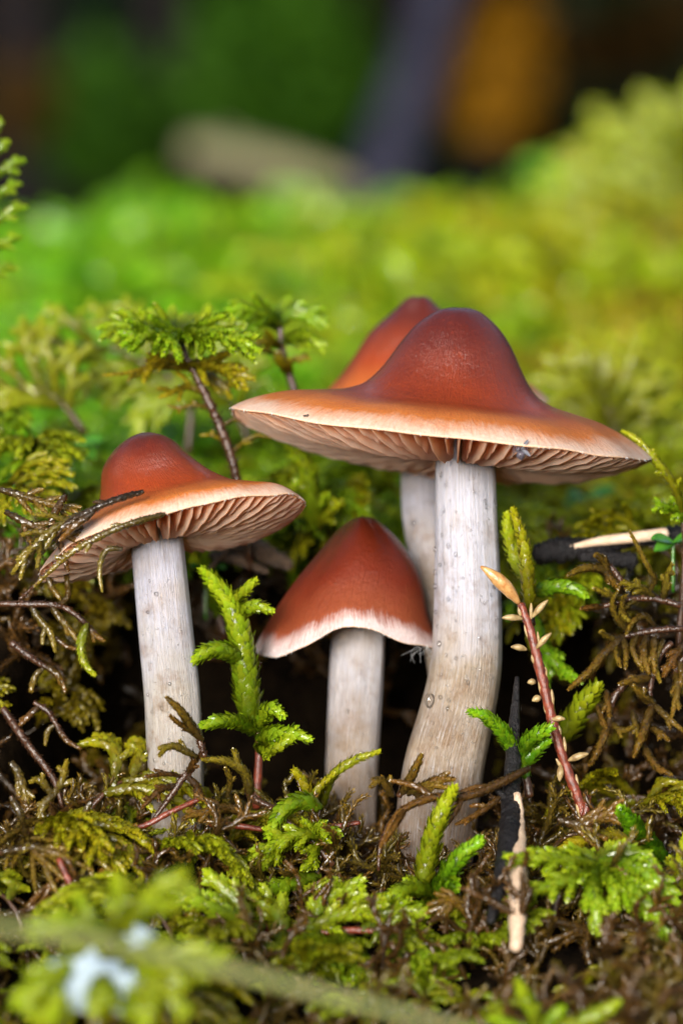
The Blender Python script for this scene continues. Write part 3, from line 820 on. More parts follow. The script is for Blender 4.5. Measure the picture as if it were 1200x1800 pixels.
# dead brown moss: branched wiry sprigs
def dead_tmpl(seed, thin=1.0, n=7, tpl=LEAF_LO):
    global RNG
    keep = RNG; RNG = np.random.default_rng(seed); g = Geo()
    def grow(p, d, L, r, lvl):
        pts = [p]; q = p.copy(); dd = nrm(d)
        for k in range(4):
            dd = nrm(dd + RNG.normal(0, .28, 3)); q = q + dd * L / 4; pts.append(q.copy())
        shoot(g, np.array(pts), r, .085, K=9, spread=14, tpl=tpl, c0=.1 + .25 * lvl, c1=.5 + .25 * lvl, hue=.5, wid=.5, tip=5)
        if lvl < 2:
            for k in range(n if lvl == 0 else 2):
                i_ = 1 + int(RNG.integers(0, 3)); u = RNG.random()
                pp = pts[i_] * (1 - u) + pts[min(i_ + 1, 4)] * u
                grow(pp, nrm(dd + RNG.normal(0, .75, 3)), L * RNG.uniform(.3, .5), r * .8, lvl + 1)
    grow(np.zeros(3), np.array([.1, 0, 1.0]), 1.6, .045 * thin, 0)
    RNG = keep; g.arrays(); return g
T_DEAD = [dead_tmpl(60 + k) for k in range(6)]
def dead_cover(name, label, pts, scale, hue0, lift=0., seed=1, droop=None):
    G_ = Geo(); r_ = random.Random(seed)
    for p in pts:
        T_ = r_.choice(T_DEAD); s_ = scale * r_.uniform(.6, 1.3)
        if droop is None: M = rotm(r_.uniform(0, 6.283), r_.uniform(.5, 1.75), r_.uniform(-.5, .5), s_)
        else: M = rotm(r_.uniform(0, 6.283), r_.uniform(*droop), r_.uniform(-.4, .4), s_)
        hue = min(1, max(0, hue0 + r_.uniform(-.35, .35)))
        v, f3, f4, c = T_.arrays(); c2 = c.copy(); c2[:, 1] = hue
        G_.v.append(v @ M.T + p); G_.f3.append(f3 + G_.n); G_.f4.append(f4 + G_.n); G_.c.append(c2); G_.n += len(v)
    o = link(name, G_.mesh(name, DEAD)); tag(o, label, kind='stuff'); return o
pts = [np.array([x, y, float(ground(x, y)) + rg.uniform(-.05, .15) - (.35 if y < -1.8 and x < 2.9 else 0)]) for x, y in scatter(430, -6.6, 3.0, lambda y: 5.6, 1, lambda x, y: not (-.45 < x < 2.0 and -1.9 < y < 1.5))]
pts += [np.array([x, y, float(ground(x, y)) + .1]) for x, y in [(rg.uniform(2.7, 5.4), rg.uniform(-6.4, -4.6)) for _ in range(34)]]
pts += [np.array([x, y, float(ground(x, y)) - .12]) for x, y in [(rg.uniform(-.4, 1.9), rg.uniform(-1.0, .1)) for _ in range(26)]]
dead_cover('dead_moss_litter', 'tangled wet brown dead moss covering the hollow floor', pts, .8, .62, seed=3)
pts = []
for _ in range(150):
    x = rg.uniform(-5.4, 5.4)
    y = rg.uniform(-.8, 6); z = float(ground(x, y))
    if -4.3 < z < -.2 : pts.append(np.array([x, y - .1, z]))
for k in range(60):
    x = rg.choice([rg.uniform(-5.2, -3.9), rg.uniform(3.7, 5.2)]); y = rg.uniform(.3, 3); z = float(ground(x, y)); pts.append(np.array([x, y, z]))
dead_cover('hanging_dead_moss', 'dark brown dead moss hanging on the walls of the hollow', pts, .85, .3, seed=4, droop=(1.2, 2.7))

# ------------------------------------------------------------------ moss plants one can point at
CAMN = np.array([0, -1, .35])
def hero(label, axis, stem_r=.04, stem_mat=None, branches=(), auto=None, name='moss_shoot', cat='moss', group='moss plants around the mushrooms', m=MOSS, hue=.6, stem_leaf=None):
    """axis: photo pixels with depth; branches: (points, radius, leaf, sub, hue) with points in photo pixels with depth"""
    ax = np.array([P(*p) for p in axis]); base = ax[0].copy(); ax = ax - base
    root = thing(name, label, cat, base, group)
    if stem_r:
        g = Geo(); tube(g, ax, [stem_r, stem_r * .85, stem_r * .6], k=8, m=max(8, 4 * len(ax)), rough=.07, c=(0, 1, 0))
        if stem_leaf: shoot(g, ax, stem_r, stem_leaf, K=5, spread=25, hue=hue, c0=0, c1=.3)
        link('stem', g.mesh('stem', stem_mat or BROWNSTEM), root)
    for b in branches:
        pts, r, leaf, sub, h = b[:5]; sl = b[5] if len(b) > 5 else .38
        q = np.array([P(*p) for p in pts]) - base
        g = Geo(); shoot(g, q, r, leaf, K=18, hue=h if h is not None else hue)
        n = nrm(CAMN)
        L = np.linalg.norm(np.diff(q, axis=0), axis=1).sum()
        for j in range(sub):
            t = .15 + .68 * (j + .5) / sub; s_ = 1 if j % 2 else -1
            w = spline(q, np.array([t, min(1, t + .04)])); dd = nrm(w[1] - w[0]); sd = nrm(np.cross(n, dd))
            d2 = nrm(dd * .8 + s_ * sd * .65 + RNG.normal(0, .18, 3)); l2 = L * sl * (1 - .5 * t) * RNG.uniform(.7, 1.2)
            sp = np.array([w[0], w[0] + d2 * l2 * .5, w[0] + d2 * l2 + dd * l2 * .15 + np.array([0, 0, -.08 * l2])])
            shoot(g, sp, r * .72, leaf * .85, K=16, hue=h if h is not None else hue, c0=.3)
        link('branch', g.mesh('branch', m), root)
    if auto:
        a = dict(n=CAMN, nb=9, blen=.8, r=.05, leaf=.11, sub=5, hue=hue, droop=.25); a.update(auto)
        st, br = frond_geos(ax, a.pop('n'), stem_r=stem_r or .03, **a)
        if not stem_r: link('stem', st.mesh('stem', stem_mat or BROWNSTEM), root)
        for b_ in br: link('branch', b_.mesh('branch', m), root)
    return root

def J(px, py, y, n, rx, ry):   # helper for arcs
    return [(px + rx * math.cos(t), py + ry * math.sin(t), y) for t in np.linspace(0, math.pi, n)]

# tree-like moss between the two larger caps
y = 1.3
hero('dark stemmed tree-like moss with a flat pale green top above the left cap',
     [(425, 900, y), (410, 815, y), (385, 745, y), (352, 675, y), (325, 620, y), (318, 592, y)], .065, None, stem_leaf=.10, hue=.1, branches=[
     ([(320, 592, y), (270, 572, y - .2), (215, 570, y - .3), (172, 576, y - .3)], .066, .13, 8, .68),
     ([(318, 592, y), (280, 585, y - .6), (240, 592, y - .9), (212, 608, y - 1.0)], .070, .13, 7, .75),
     ([(320, 595, y), (308, 590, y - .7), (296, 602, y - 1.0), (287, 626, y - 1.1)], .070, .13, 4, .75),
     ([(320, 590, y), (345, 582, y - .6), (385, 590, y - .9), (430, 602, y - 1.1), (458, 618, y - 1.1)], .070, .13, 9, .72),
     ([(320, 590, y), (355, 572, y), (395, 570, y), (430, 578, y)], .070, .13, 8, .66),
     ([(320, 588, y), (330, 570, y + .6), (350, 560, y + 1.0), (390, 558, y + 1.3)], .066, .13, 6, .66),
     ([(318, 588, y), (300, 565, y + .6), (270, 558, y + .9), (235, 560, y + 1.1)], .066, .13, 6, .66),
     ([(320, 592, y), (345, 590, y - .4), (365, 604, y - .8), (378, 622, y - .9)], .05, .11, 3, .72),
     ([(330, 640, y), (290, 632, y - .2), (262, 640, y - .3), (252, 672, y - .3)], .045, .11, 5, .25),
     ([(335, 648, y), (270, 645, y - .3), (225, 655, y - .4), (180, 660, y - .4)], .022, .07, 2, .22, .2),
     ([(332, 640, y), (370, 640, y - .3), (405, 655, y - .5), (435, 685, y - .5)], .066, .13, 6, .32),
     ([(340, 655, y), (370, 662, y + .3), (395, 680, y + .4), (405, 700, y + .4)], .045, .11, 4, .28),
     ([(360, 690, y), (330, 680, y), (300, 690, y - .2), (280, 700, y - .2)], .03, .09, 3, .25),
     ([(388, 750, y), (415, 735, y), (445, 732, y), (462, 742, y)], .02, .06, 2, .15, .25),
     ([(372, 718, y), (340, 712, y), (312, 718, y), (295, 712, y)], .018, .06, 2, .15, .25),
     ([(405, 800, y), (430, 775, y), (455, 765, y), (476, 770, y)], .02, .06, 2, .2, .25),
     ([(398, 778, y), (375, 765, y), (352, 765, y)], .02, .06, 1, .2, .25)])
y = 2.6
hero('short tree-like moss with a pale green top peeping over the largest cap',
     [(545, 900, y), (535, 800, y), (520, 700, y), (505, 650, y), (495, 610, y), (492, 570, y)], .075, None, [
     ([(492, 572, y), (465, 552, y - .3), (430, 542, y - .5), (398, 545, y - .5)], .070, .13, 6, .78),
     ([(492, 570, y), (515, 548, y), (545, 552, y), (573, 573, y)], .070, .13, 6, .78),
     ([(492, 568, y), (490, 550, y + .5), (510, 538, y + .8), (545, 542, y + .9)], .066, .13, 5, .75),
     ([(492, 575, y), (470, 560, y + .5), (445, 545, y + .7)], .066, .13, 4, .72),
     ([(498, 600, y), (530, 590, y - .3), (552, 598, y - .4), (570, 620, y - .4)], .066, .13, 4, .70),
     ([(496, 610, y), (470, 600, y - .3), (448, 605, y - .3), (432, 618, y - .3)], .04, .10, 4, .3),
     ([(498, 628, y), (460, 615, y), (410, 615, y), (372, 630, y)], .022, .07, 1, .3, .2),
     ([(503, 640, y), (525, 628, y), (545, 632, y)], .025, .08, 2, .25),
     ([(508, 655, y), (500, 640, y - .2), (482, 625, y - .3)], .06, .12, 3, .3)])
hero('bright wet moss column hanging below the left half of the largest cap',
     [(560, 930, 2.2), (548, 870, 2.1), (538, 820, 2.0), (520, 780, 1.9), (500, 755, 1.8)], .05, None, [
     ([(552, 930, 2.2), (548, 880, 2.1), (540, 830, 2.0), (520, 790, 1.9), (488, 765, 1.8)], .12, .14, 5, .66, .2),
     ([(556, 925, 2.2), (580, 900, 2.0), (600, 880, 1.9)], .06, .12, 2, .5),
     ([(540, 905, 2.2), (505, 900, 2.2), (470, 910, 2.2)], .05, .11, 3, .45)])
# blurred fronds on the bank
y = 6.5
for lab, ax, hu in (
        ('soft yellow green moss frond arching up left of the tree-like moss', [(330, 800, y), (330, 700, y), (260, 640, y), (180, 610, y), (95, 605, y)], .58),
        ('blurred moss frond hanging low between left cap and tree-like moss', [(440, 780, y), (400, 700, y), (330, 670, y), (250, 690, y)], .62),
        ('blurred moss frond pointing down at the left edge above the brown leaf moss', [(150, 760, 5), (100, 700, 5), (50, 680, 5), (-20, 690, 5)], .5),
        ('blurred pale moss frond behind the right tip of the largest cap', [(1150, 900, 10), (1140, 790, 10), (1130, 730, 10), (1120, 690, 10)], .55),
        ('faint olive moss frond in the bank right of the largest cap', [(1080, 830, 9), (1075, 740, 9), (1050, 690, 9), (1010, 660, 9)], .5)):
    hero(lab, ax, .05, None, auto=dict(nb=11, blen=.95, r=.06, leaf=.14, sub=4, droop=.3), hue=hu, name='moss_frond')
hero('upright strip of bright moss at the upper left edge', [(-40, 560, 3), (-20, 440, 3), (-12, 330, 3), (-5, 235, 3)], .04, None,
     auto=dict(nb=12, blen=.42, r=.045, leaf=.11, sub=2, droop=.5), hue=.75, name='moss_frond')
hero('clump of yellow moss rising at the upper right edge', [(1160, 620, 38), (1150, 450, 38), (1120, 340, 38), (1080, 260, 38)], .06, None,
     auto=dict(nb=14, blen=1.9, r=.10, leaf=.24, sub=4, droop=.3), hue=.55, name='moss_frond')
hero('tall loose yellow moss frond leaning in from the right edge', [(1240, 560, 36), (1220, 400, 36), (1200, 280, 36), (1210, 215, 36)], .06, None,
     auto=dict(nb=14, blen=1.8, r=.10, leaf=.24, sub=4, droop=.3), hue=.6, name='moss_frond')
# right edge strand over the rim
hero('thin yellow green moss strand resting on the right tip of the largest cap',
     [(1192, 1140, .3), (1198, 1050, .2), (1203, 960, .1), (1196, 880, 0)], .05, None, [
     ([(1200, 900, 0), (1182, 850, -.1), (1150, 808, -.15), (1122, 775, -.1), (1092, 757, -.05)], .048, .09, 4, .45, .12),
     ([(1202, 905, .1), (1180, 892, 0), (1160, 890, -.1), (1145, 897, -.1)], .045, .10, 3, .75),
     ([(1205, 925, .1), (1195, 905, 0), (1180, 912, -.1)], .04, .10, 2, .75)])
# upright shoot between the left and the small mushroom
y = -.4
hero('thick translucent green moss shoot standing between left and small mushroom',
     [(450, 1420, y), (455, 1330, y), (452, 1265, y), (440, 1230, y)], .06, REDSTEM, [
     ([(442, 1268, y), (432, 1200, y), (425, 1130, y), (410, 1075, y), (385, 1035, y), (352, 998, y)], .16, .17, 0, .68),
     ([(428, 1160, y), (400, 1145, y - .2), (370, 1142, y - .3), (328, 1168, y - .35)], .10, .14, 1, .72, .15),
     ([(418, 1080, y), (435, 1068, y - .1), (455, 1065, y - .1), (480, 1075, y - .1)], .07, .13, 1, .66, .2),
     ([(405, 1062, y), (425, 1042, y - .1), (452, 1018, y - .1)], .06, .12, 1, .6, .2),
     ([(448, 1285, y), (420, 1268, y - .3), (385, 1268, y - .5), (350, 1278, y - .5)], .085, .14, 3, .74, .15),
     ([(450, 1280, y), (465, 1255, y - .2), (480, 1245, y - .3), (500, 1262, y - .3)], .09, .14, 2, .72, .2),
     ([(455, 1300, y), (480, 1290, y - .3), (515, 1290, y - .4), (548, 1300, y - .4)], .09, .15, 2, .72, .2),
     ([(450, 1310, y), (470, 1320, y - .3), (495, 1310, y - .4), (525, 1285, y - .4)], .06, .13, 2, .6, .2)])
hero('dim green moss shoot behind the thick translucent one', [(395, 1120, 2.6), (380, 1060, 2.6), (370, 990, 2.6)], .05, None, [
     ([(385, 1080, 2.6), (372, 1020, 2.5), (362, 985, 2.4), (372, 962, 2.4)], .09, .15, 2, .75, .2)])
# right hand side shoots
y = -.7
hero('upright greyish moss shoot close to the right of the thickest stem',
     [(935, 1100, y), (928, 1050, y), (925, 1000, y)], .05, None, [
     ([(930, 1075, y), (926, 1010, y), (918, 950, y), (900, 892, y)], .075, .13, 0, .40),
     ([(925, 1020, y + .4), (905, 980, y + .5), (893, 940, y + .5), (890, 900, y + .5)], .085, .13, 2, .55, .2),
     ([(940, 1040, y + .5), (975, 1030, y + .4), (1010, 1035, y + .4), (1030, 1050, y + .4)], .09, .15, 1, .82, .15)])
y = -1.3
hero('glossy bright green moss shoot reaching over the base of the thickest stem',
     [(930, 1400, y), (925, 1370, y), (912, 1335, y)], .06, None, [
     ([(925, 1365, y), (905, 1320, y), (875, 1278, y - .2), (850, 1258, y - .3), (822, 1250, y - .3)], .095, .13, 0, .88),
     ([(915, 1330, y), (930, 1300, y - .1), (948, 1288, y - .2), (972, 1276, y - .2)], .09, .14, 2, .85, .2),
     ([(920, 1340, y), (945, 1315, y), (965, 1300, y)], .09, .13, 0, .9)])
hero('green moss shoot trailing down right behind the red budded stem',
     [(920, 1060, .6), (940, 1120, .6), (965, 1180, .6)], .06, None, [
     ([(938, 1085, .6), (950, 1130, .5), (975, 1165, .4), (1000, 1185, .3), (1020, 1200, .3)], .085, .14, 3, .85, .2),
     ([(945, 1110, .6), (955, 1160, .5), (960, 1210, .5)], .08, .14, 2, .8, .2),
     ([(898, 1060, .8), (890, 1075, .7), (885, 1090, .7)], .09, .14, 0, .85)])
hero('pale fat moss shoot rising right of the red budded stem',
     [(985, 1330, 0), (1000, 1290, 0), (1020, 1250, -.1)], .05, None, [
     ([(980, 1300, 0), (1010, 1260, -.1), (1030, 1230, -.2), (1052, 1200, -.2)], .15, .2, 0, .56)])
# front row, bottom
y = -2.3
hero('tall pointed pale green moss spear at the foot of the thickest stem',
     [(790, 1640, y), (775, 1600, y), (765, 1560, y)], .06, None, [
     ([(742, 1560, y), (752, 1500, y), (770, 1440, y - .1), (800, 1380, y - .1)], .12, .16, 0, .56),
     ([(770, 1570, y), (790, 1530, y - .2), (815, 1500, y - .3), (850, 1472, y - .3)], .11, .15, 0, .85),
     ([(770, 1570, y), (785, 1555, y - .3), (800, 1560, y - .5)], .13, .15, 0, .82),
     ([(770, 1580, y), (800, 1620, y - .3), (835, 1660, y - .4), (878, 1720, y - .4)], .12, .16, 0, .64),
     ([(760, 1570, y), (720, 1560, y - .3), (680, 1580, y - .4), (640, 1600, y - .4)], .09, .14, 3, .66, .25),
     ([(765, 1585, y), (735, 1610, y - .4), (700, 1640, y - .6)], .09, .14, 2, .66, .3)])
hero('green moss frond curling beside the base of the small mushroom',
     [(585, 1520, -1.6), (545, 1475, -1.6), (500, 1440, -1.6)], .045, None, [
     ([(560, 1420, -1.6), (530, 1408, -1.7), (495, 1425, -1.8), (470, 1475, -1.9)], .10, .15, 0, .72),
     ([(580, 1475, -1.6), (540, 1465, -1.8), (495, 1475, -1.9), (440, 1510, -2.0)], .06, .12, 7, .62, .3),
     ([(560, 1480, -1.6), (550, 1500, -1.8), (540, 1530, -2.0)], .05, .11, 3, .62),
     ([(530, 1470, -1.6), (560, 1455, -1.8), (600, 1468, -1.9)], .055, .12, 4, .66),
     ([(520, 1475, -1.7), (480, 1500, -1.9), (462, 1530, -2)], .05, .11, 3, .6),
     ([(560, 1540, -1.6), (520, 1550, -1.8), (480, 1560, -1.9), (430, 1580, -2.0)], .085, .14, 4, .72, .25)])
hero('slender curved yellow moss sprig crossing the stem of the small mushroom',
     [(558, 1440, -.6), (572, 1390, -.6), (585, 1365, -.6)], .02, None, [
     ([(565, 1420, -.6), (580, 1370, -.6), (615, 1340, -.6), (668, 1320, -.6)], .05, .11, 0, .48)])
hero('small two-pointed olive shoot left of the small mushroom', [(530, 1420, -.9), (528, 1390, -.9), (522, 1370, -.9)], .02, None, [
     ([(548, 1420, -.9), (540, 1390, -.9), (515, 1350, -.9)], .05, .13, 0, .35),
     ([(545, 1415, -.9), (560, 1385, -.9), (590, 1358, -.9)], .04, .10, 0, .4)])
y = -3.0
hero('wide hand-shaped green moss frond in front of the peeled twig at right',
     [(1030, 1600, y + .6), (1040, 1560, y + .4), (1050, 1520, y)], .06, REDSTEM, [
     ([(1050, 1520, y), (1000, 1512, y - .2), (940, 1508, y - .3), (882, 1505, y - .3)], 0.065, .14, 8, .66, .22),
     ([(1045, 1525, y), (1000, 1545, y - .3), (945, 1565, y - .4), (885, 1585, y - .5)], 0.065, .14, 7, .66, .22),
     ([(1050, 1525, y), (1040, 1560, y - .5), (1048, 1600, y - .6), (1052, 1645, y - .6)], 0.088, .14, 5, .72, .25),
     ([(1055, 1522, y), (1075, 1555, y - .4), (1080, 1590, y - .5), (1082, 1605, y - .5)], 0.077, .14, 3, .72, .25),
     ([(1055, 1520, y), (1100, 1545, y - .3), (1115, 1590, y - .4), (1118, 1620, y - .4)], 0.071, .14, 4, .7, .25),
     ([(1055, 1515, y), (1110, 1520, y - .2), (1160, 1555, y - .3), (1192, 1590, y - .3)], 0.083, .14, 8, .75, .25),
     ([(1060, 1540, y), (1120, 1570, y - .4), (1160, 1620, y - .5), (1200, 1680, y - .5)], 0.083, .14, 6, .75, .22),
     ([(1060, 1515, y), (1090, 1500, y), (1130, 1505, y), (1160, 1530, y)], 0.071, .14, 5, .68, .25),
     ([(1052, 1515, y), (1070, 1495, y + .3), (1100, 1480, y + .4)], 0.059, .14, 3, .62, .3),
     ([(1048, 1515, y), (1020, 1500, y + .3), (985, 1495, y + .4)], 0.059, .14, 3, .62, .3)])
hero('round tipped bright moss shoot above the hand-shaped frond', [(1190, 1520, -1.8), (1160, 1500, -1.9), (1140, 1480, -2)], .06, None, [
     ([(1165, 1510, -1.8), (1135, 1480, -2.0), (1110, 1450, -2.3), (1088, 1420, -2.5)], .13, .14, 0, .9),
     ([(1150, 1500, -1.8), (1080, 1470, -1.8), (1010, 1480, -1.8), (960, 1510, -1.8)], .07, .12, 2, .28, .15)])
hero('dull green moss branch hugging the lower right edge', [(1215, 1760, -2.2), (1195, 1660, -2.2), (1185, 1560, -2.2), (1200, 1480, -2.2)], .08, None, [
     ([(1205, 1740, -2.2), (1195, 1650, -2.3), (1190, 1560, -2.3), (1205, 1460, -2.3)], .10, .14, 4, .5, .2)])
y = -3.1
hero('broad yellow green moss frond spread across the bottom centre',
     [(420, 1620, y + .3), (520, 1640, y), (620, 1635, y), (700, 1640, y)], .06, REDSTEM, [
     ([(440, 1620, y), (380, 1600, y - .1), (340, 1580, y - .1), (300, 1570, y)], .085, .15, 6, .66),
     ([(440, 1610, y), (400, 1570, y + .2), (375, 1545, y + .3), (360, 1530, y + .3)], .095, .14, 4, .6),
     ([(460, 1625, y), (420, 1660, y - .3), (360, 1670, y - .4), (300, 1690, y - .4)], .085, .15, 7, .62),
     ([(500, 1635, y), (480, 1600, y + .3), (440, 1580, y + .4), (390, 1590, y + .4)], .085, .15, 6, .6),
     ([(520, 1640, y), (500, 1700, y - .3), (440, 1730, y - .4), (380, 1740, y - .4)], .09, .15, 7, .6),
     ([(560, 1640, y), (560, 1600, y + .3), (590, 1570, y + .4), (640, 1560, y + .4)], .085, .15, 6, .64),
     ([(560, 1640, y), (570, 1700, y - .3), (600, 1750, y - .4), (615, 1780, y - .4)], .095, .13, 6, .68),
     ([(600, 1640, y), (630, 1690, y - .3), (660, 1730, y - .4), (690, 1755, y - .4)], .09, .15, 6, .68),
     ([(640, 1640, y), (670, 1610, y + .2), (710, 1600, y + .2), (750, 1610, y + .2)], .085, .15, 6, .64),
     ([(660, 1640, y), (700, 1670, y - .2), (720, 1710, y - .3), (728, 1738, y - .3)], .085, .15, 4, .7),
     ([(690, 1640, y), (730, 1670, y - .2), (770, 1710, y - .3), (812, 1760, y - .4)], .09, .15, 7, .7),
     ([(480, 1630, y), (500, 1660, y - .2), (530, 1690, y - .3), (550, 1740, y - .3)], .09, .15, 6, .62),
     ([(530, 1635, y), (560, 1625, y), (620, 1600, y), (680, 1590, y)], .08, .15, 6, .58),
     ([(600, 1645, y), (560, 1670, y - .3), (500, 1680, y - .4), (450, 1700, y - .4)], .085, .15, 6, .6)])
# blurred, close to the lens
y = -9
hero('blurred large moss frond close to the camera at the lower left', [(120, 1900, y), (170, 1800, y), (190, 1700, y), (200, 1600, y)], .07, None, [
     ([(190, 1700, y), (130, 1690, y - .3), (70, 1740, y - .4), (20, 1770, y - .4)], .10, .18, 6, .64),
     ([(185, 1750, y), (120, 1760, y - .3), (60, 1800, y - .4)], .10, .18, 5, .6),
     ([(195, 1680, y), (250, 1670, y - .3), (320, 1690, y - .4), (400, 1700, y - .4)], .10, .18, 6, .6),
     ([(195, 1640, y), (250, 1600, y - .3), (290, 1560, y - .3), (330, 1530, y - .3)], .10, .18, 5, .6),
     ([(195, 1640, y), (140, 1620, y), (90, 1630, y), (40, 1640, y)], .09, .17, 6, .66),
     ([(190, 1720, y), (230, 1760, y - .3), (270, 1800, y - .4)], .11, .18, 5, .64),
     ([(190, 1700, y), (180, 1740, y - .5), (170, 1790, y - .6)], .12, .18, 5, .6),
     ([(195, 1650, y), (210, 1600, y), (215, 1570, y), (200, 1540, y)], .09, .17, 5, .6),
     ([(190, 1730, y), (230, 1720, y - .3), (290, 1740, y - .4), (330, 1780, y - .4)], .10, .18, 5, .6)], name='moss_frond')
y = -6.5
hero('blurred upright moss shoots at the bottom edge right of centre', [(960, 1880, y), (945, 1820, y), (935, 1790, y)], .06, None, [
     ([(945, 1820, y), (935, 1780, y), (920, 1745, y), (905, 1722, y)], .075, .14, 2, .64, .2),
     ([(950, 1830, y), (1010, 1800, y), (1060, 1780, y), (1088, 1760, y)], .10, .16, 2, .62, .2),
     ([(945, 1830, y), (890, 1800, y), (860, 1790, y)], .08, .14, 3, .7, .25),
     ([(940, 1830, y), (970, 1790, y), (990, 1770, y)], .08, .14, 3, .75, .25)])
for k, (cx_, cy_) in enumerate(((150, 1720), (225, 1745), (245, 1655))):  # pale flakes modelled in place of sky reflections on the wet moss
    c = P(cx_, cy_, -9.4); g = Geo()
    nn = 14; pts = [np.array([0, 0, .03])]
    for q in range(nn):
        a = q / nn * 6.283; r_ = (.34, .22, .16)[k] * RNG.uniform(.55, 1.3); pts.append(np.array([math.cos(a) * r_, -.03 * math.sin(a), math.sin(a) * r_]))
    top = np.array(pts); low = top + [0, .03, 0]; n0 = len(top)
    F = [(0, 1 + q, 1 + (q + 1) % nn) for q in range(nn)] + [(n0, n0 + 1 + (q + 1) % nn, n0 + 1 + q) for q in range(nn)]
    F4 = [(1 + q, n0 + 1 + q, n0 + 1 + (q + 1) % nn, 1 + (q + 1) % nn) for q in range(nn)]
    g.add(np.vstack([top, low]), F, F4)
    tag(link('sky_glint_flake', g.mesh('sky_glint_flake', SKYGLINT), None, tuple(c)),
        ('largest pale blue modelled sky glint on the blurred lower left frond', 'small pale modelled sky glint right of the largest one', 'uppermost small pale modelled sky glint on the blurred frond')[k], 'lichen', 'modelled sky glints on the blurred frond')
g = Geo(); pts = PP((-60, 1622, -15), (150, 1652, -14.6), (380, 1700, -14.2), (600, 1755, -14), (860, 1822, -14)); c = pts[0]
tube(g, pts - c, [.06, .07, .055, .035], k=8, m=30, rough=.02, ell=.5)
tag(link('grass_stalk', g.mesh('grass_stalk', GRASS), None, tuple(c)), 'blurred pale grass stalk slanting across the lower left foreground', 'grass')

# generic fronds among the litter: one of each kind, then copies
def frond_thing(label, group, hue, seed, nb=9, blen=.8, r=.055, leaf=.12, sub=5, m=MOSS, name='moss_frond'):
    global RNG
    keep = RNG; RNG = np.random.default_rng(seed)
    ax = np.array([[0, 0, 0], [.02, -.05, .3], [.3, -.15, .6], [.9, -.3, .75], [1.4, -.3, .6]])
    st, br = frond_geos(ax, [-.3, -.3, .9], nb=nb, blen=blen, r=r, leaf=leaf, sub=sub, hue=hue, t0=.3, droop=.3)
    root = thing(name, label, 'moss', (0, 0, 0), group)
    link('stem', st.mesh('stem', BROWNSTEM), root)
    for b_ in br: link('branch', b_.mesh('branch', m), root)
    RNG = keep
    return root
FG = 'loose moss fronds lying in the litter'
LB = ['at the far left edge below the amber sprig', 'under the blurred grass stalk in the lower left corner', 'at the bottom edge left of centre', 'just below the left red stem piece', 'at the left side above the dark crooked litter',
      'at the left edge level with the base of the left mushroom', 'left of the broad bottom centre frond', 'at the bottom edge under the broad centre frond', 'between the left stem foot and the small mushroom foot',
      'near the bottom right corner', 'behind the hand-shaped frond at right', 'nearest the camera in the lower left', 'highest at the right edge, under the tan sprigs', 'in the litter']
spots = [(40, 1600, -3.4, 150), (60, 1720, -4.2, 20), (300, 1810, -4.6, 200), (240, 1500, -2.4, 10), (140, 1420, -1.2, 60), (30, 1470, -2, -20), (300, 1640, -3.6, 190),
         (440, 1840, -4.8, -30), (380, 1500, -1.2, 30), (1150, 1740, -3.6, 160), (1090, 1420, -.8, 20), (150, 1780, -5.2, 0),
          (1180, 1400, .2, 200)]
protos = [frond_thing('loose feathery moss frond half sunk in the brown litter', FG, h_, 80 + k) for k, h_ in enumerate((.5, .62, .36))]
first = [True] * 3
for k, (px, py, yy, deg) in enumerate(spots):
    q = k % 3
    if px > 900 or (py < 1500 and px < 200): q = 2
    o = protos[q] if first[q] else copy_tree(protos[q]); first[q] = False
    o['label'] = ('yellow green', 'fresh green', 'olive')[q] + ' moss frond lying ' + LB[k]
    o.location = tuple(P(px, py, yy) - [0, 0, .35]); o.rotation_euler = (R(RNG.uniform(-25, 25)), R(RNG.uniform(-10, 30)), R(deg)); s_ = RNG.uniform(.75, 1.1); o.scale = (s_,) * 3
EG = 'moss fronds leaning over the hollow edge'
LE = ['above the left tip of the left cap', 'just above the left cap shoulder', 'at the left edge beside the left cap', 'directly behind the dome of the left cap', 'high at the left edge above the left cap',
      'right of the left mushroom stem top', 'behind the frayed bark piece', 'left of the bell cap top', 'right of the bell cap top', 'right behind the thickest stem', 'just under the left end of the charred stick',
      'under the middle of the charred stick', 'behind the spidery olive sprig', 'under the right end of the charred stick', 'at the right edge above the dark hub', 'behind the bell cap']
protos = [frond_thing('moss frond leaning over the shaded edge of the hollow', EG, h_, 90 + k, nb=8) for k, h_ in enumerate((.55, .75, .4))]
first = [True] * 3
for k, (px, py, yy, deg) in enumerate([(40, 850, 2.4, -60), (110, 870, 2.8, -90), (10, 900, 1.6, -40), (170, 900, 3.6, -80), (60, 800, 4, -120), (360, 980, 4, -80), (460, 960, 4.4, -110), (560, 950, 4.4, -70),
                                       (650, 960, 4.4, -90), (900, 1000, 3.8, -90), (960, 1050, 3.2, -60), (1010, 1070, 2.6, -100), (1080, 1040, 2.2, -120), (1140, 1000, 2.6, -150), (1190, 1010, 1.6, 190), (540, 900, 4.6, -100)]):
    q = k % 3; o = protos[q] if first[q] else copy_tree(protos[q]); first[q] = False
    o['label'] = ('yellow green', 'bright green', 'olive')[q] + ' moss frond leaning ' + LE[k]
    o.location = tuple(P(px, py, yy)); o.rotation_euler = (R(RNG.uniform(-20, 30)), R(RNG.uniform(0, 40)), R(deg)); s_ = RNG.uniform(.7, 1.05); o.scale = (s_,) * 3

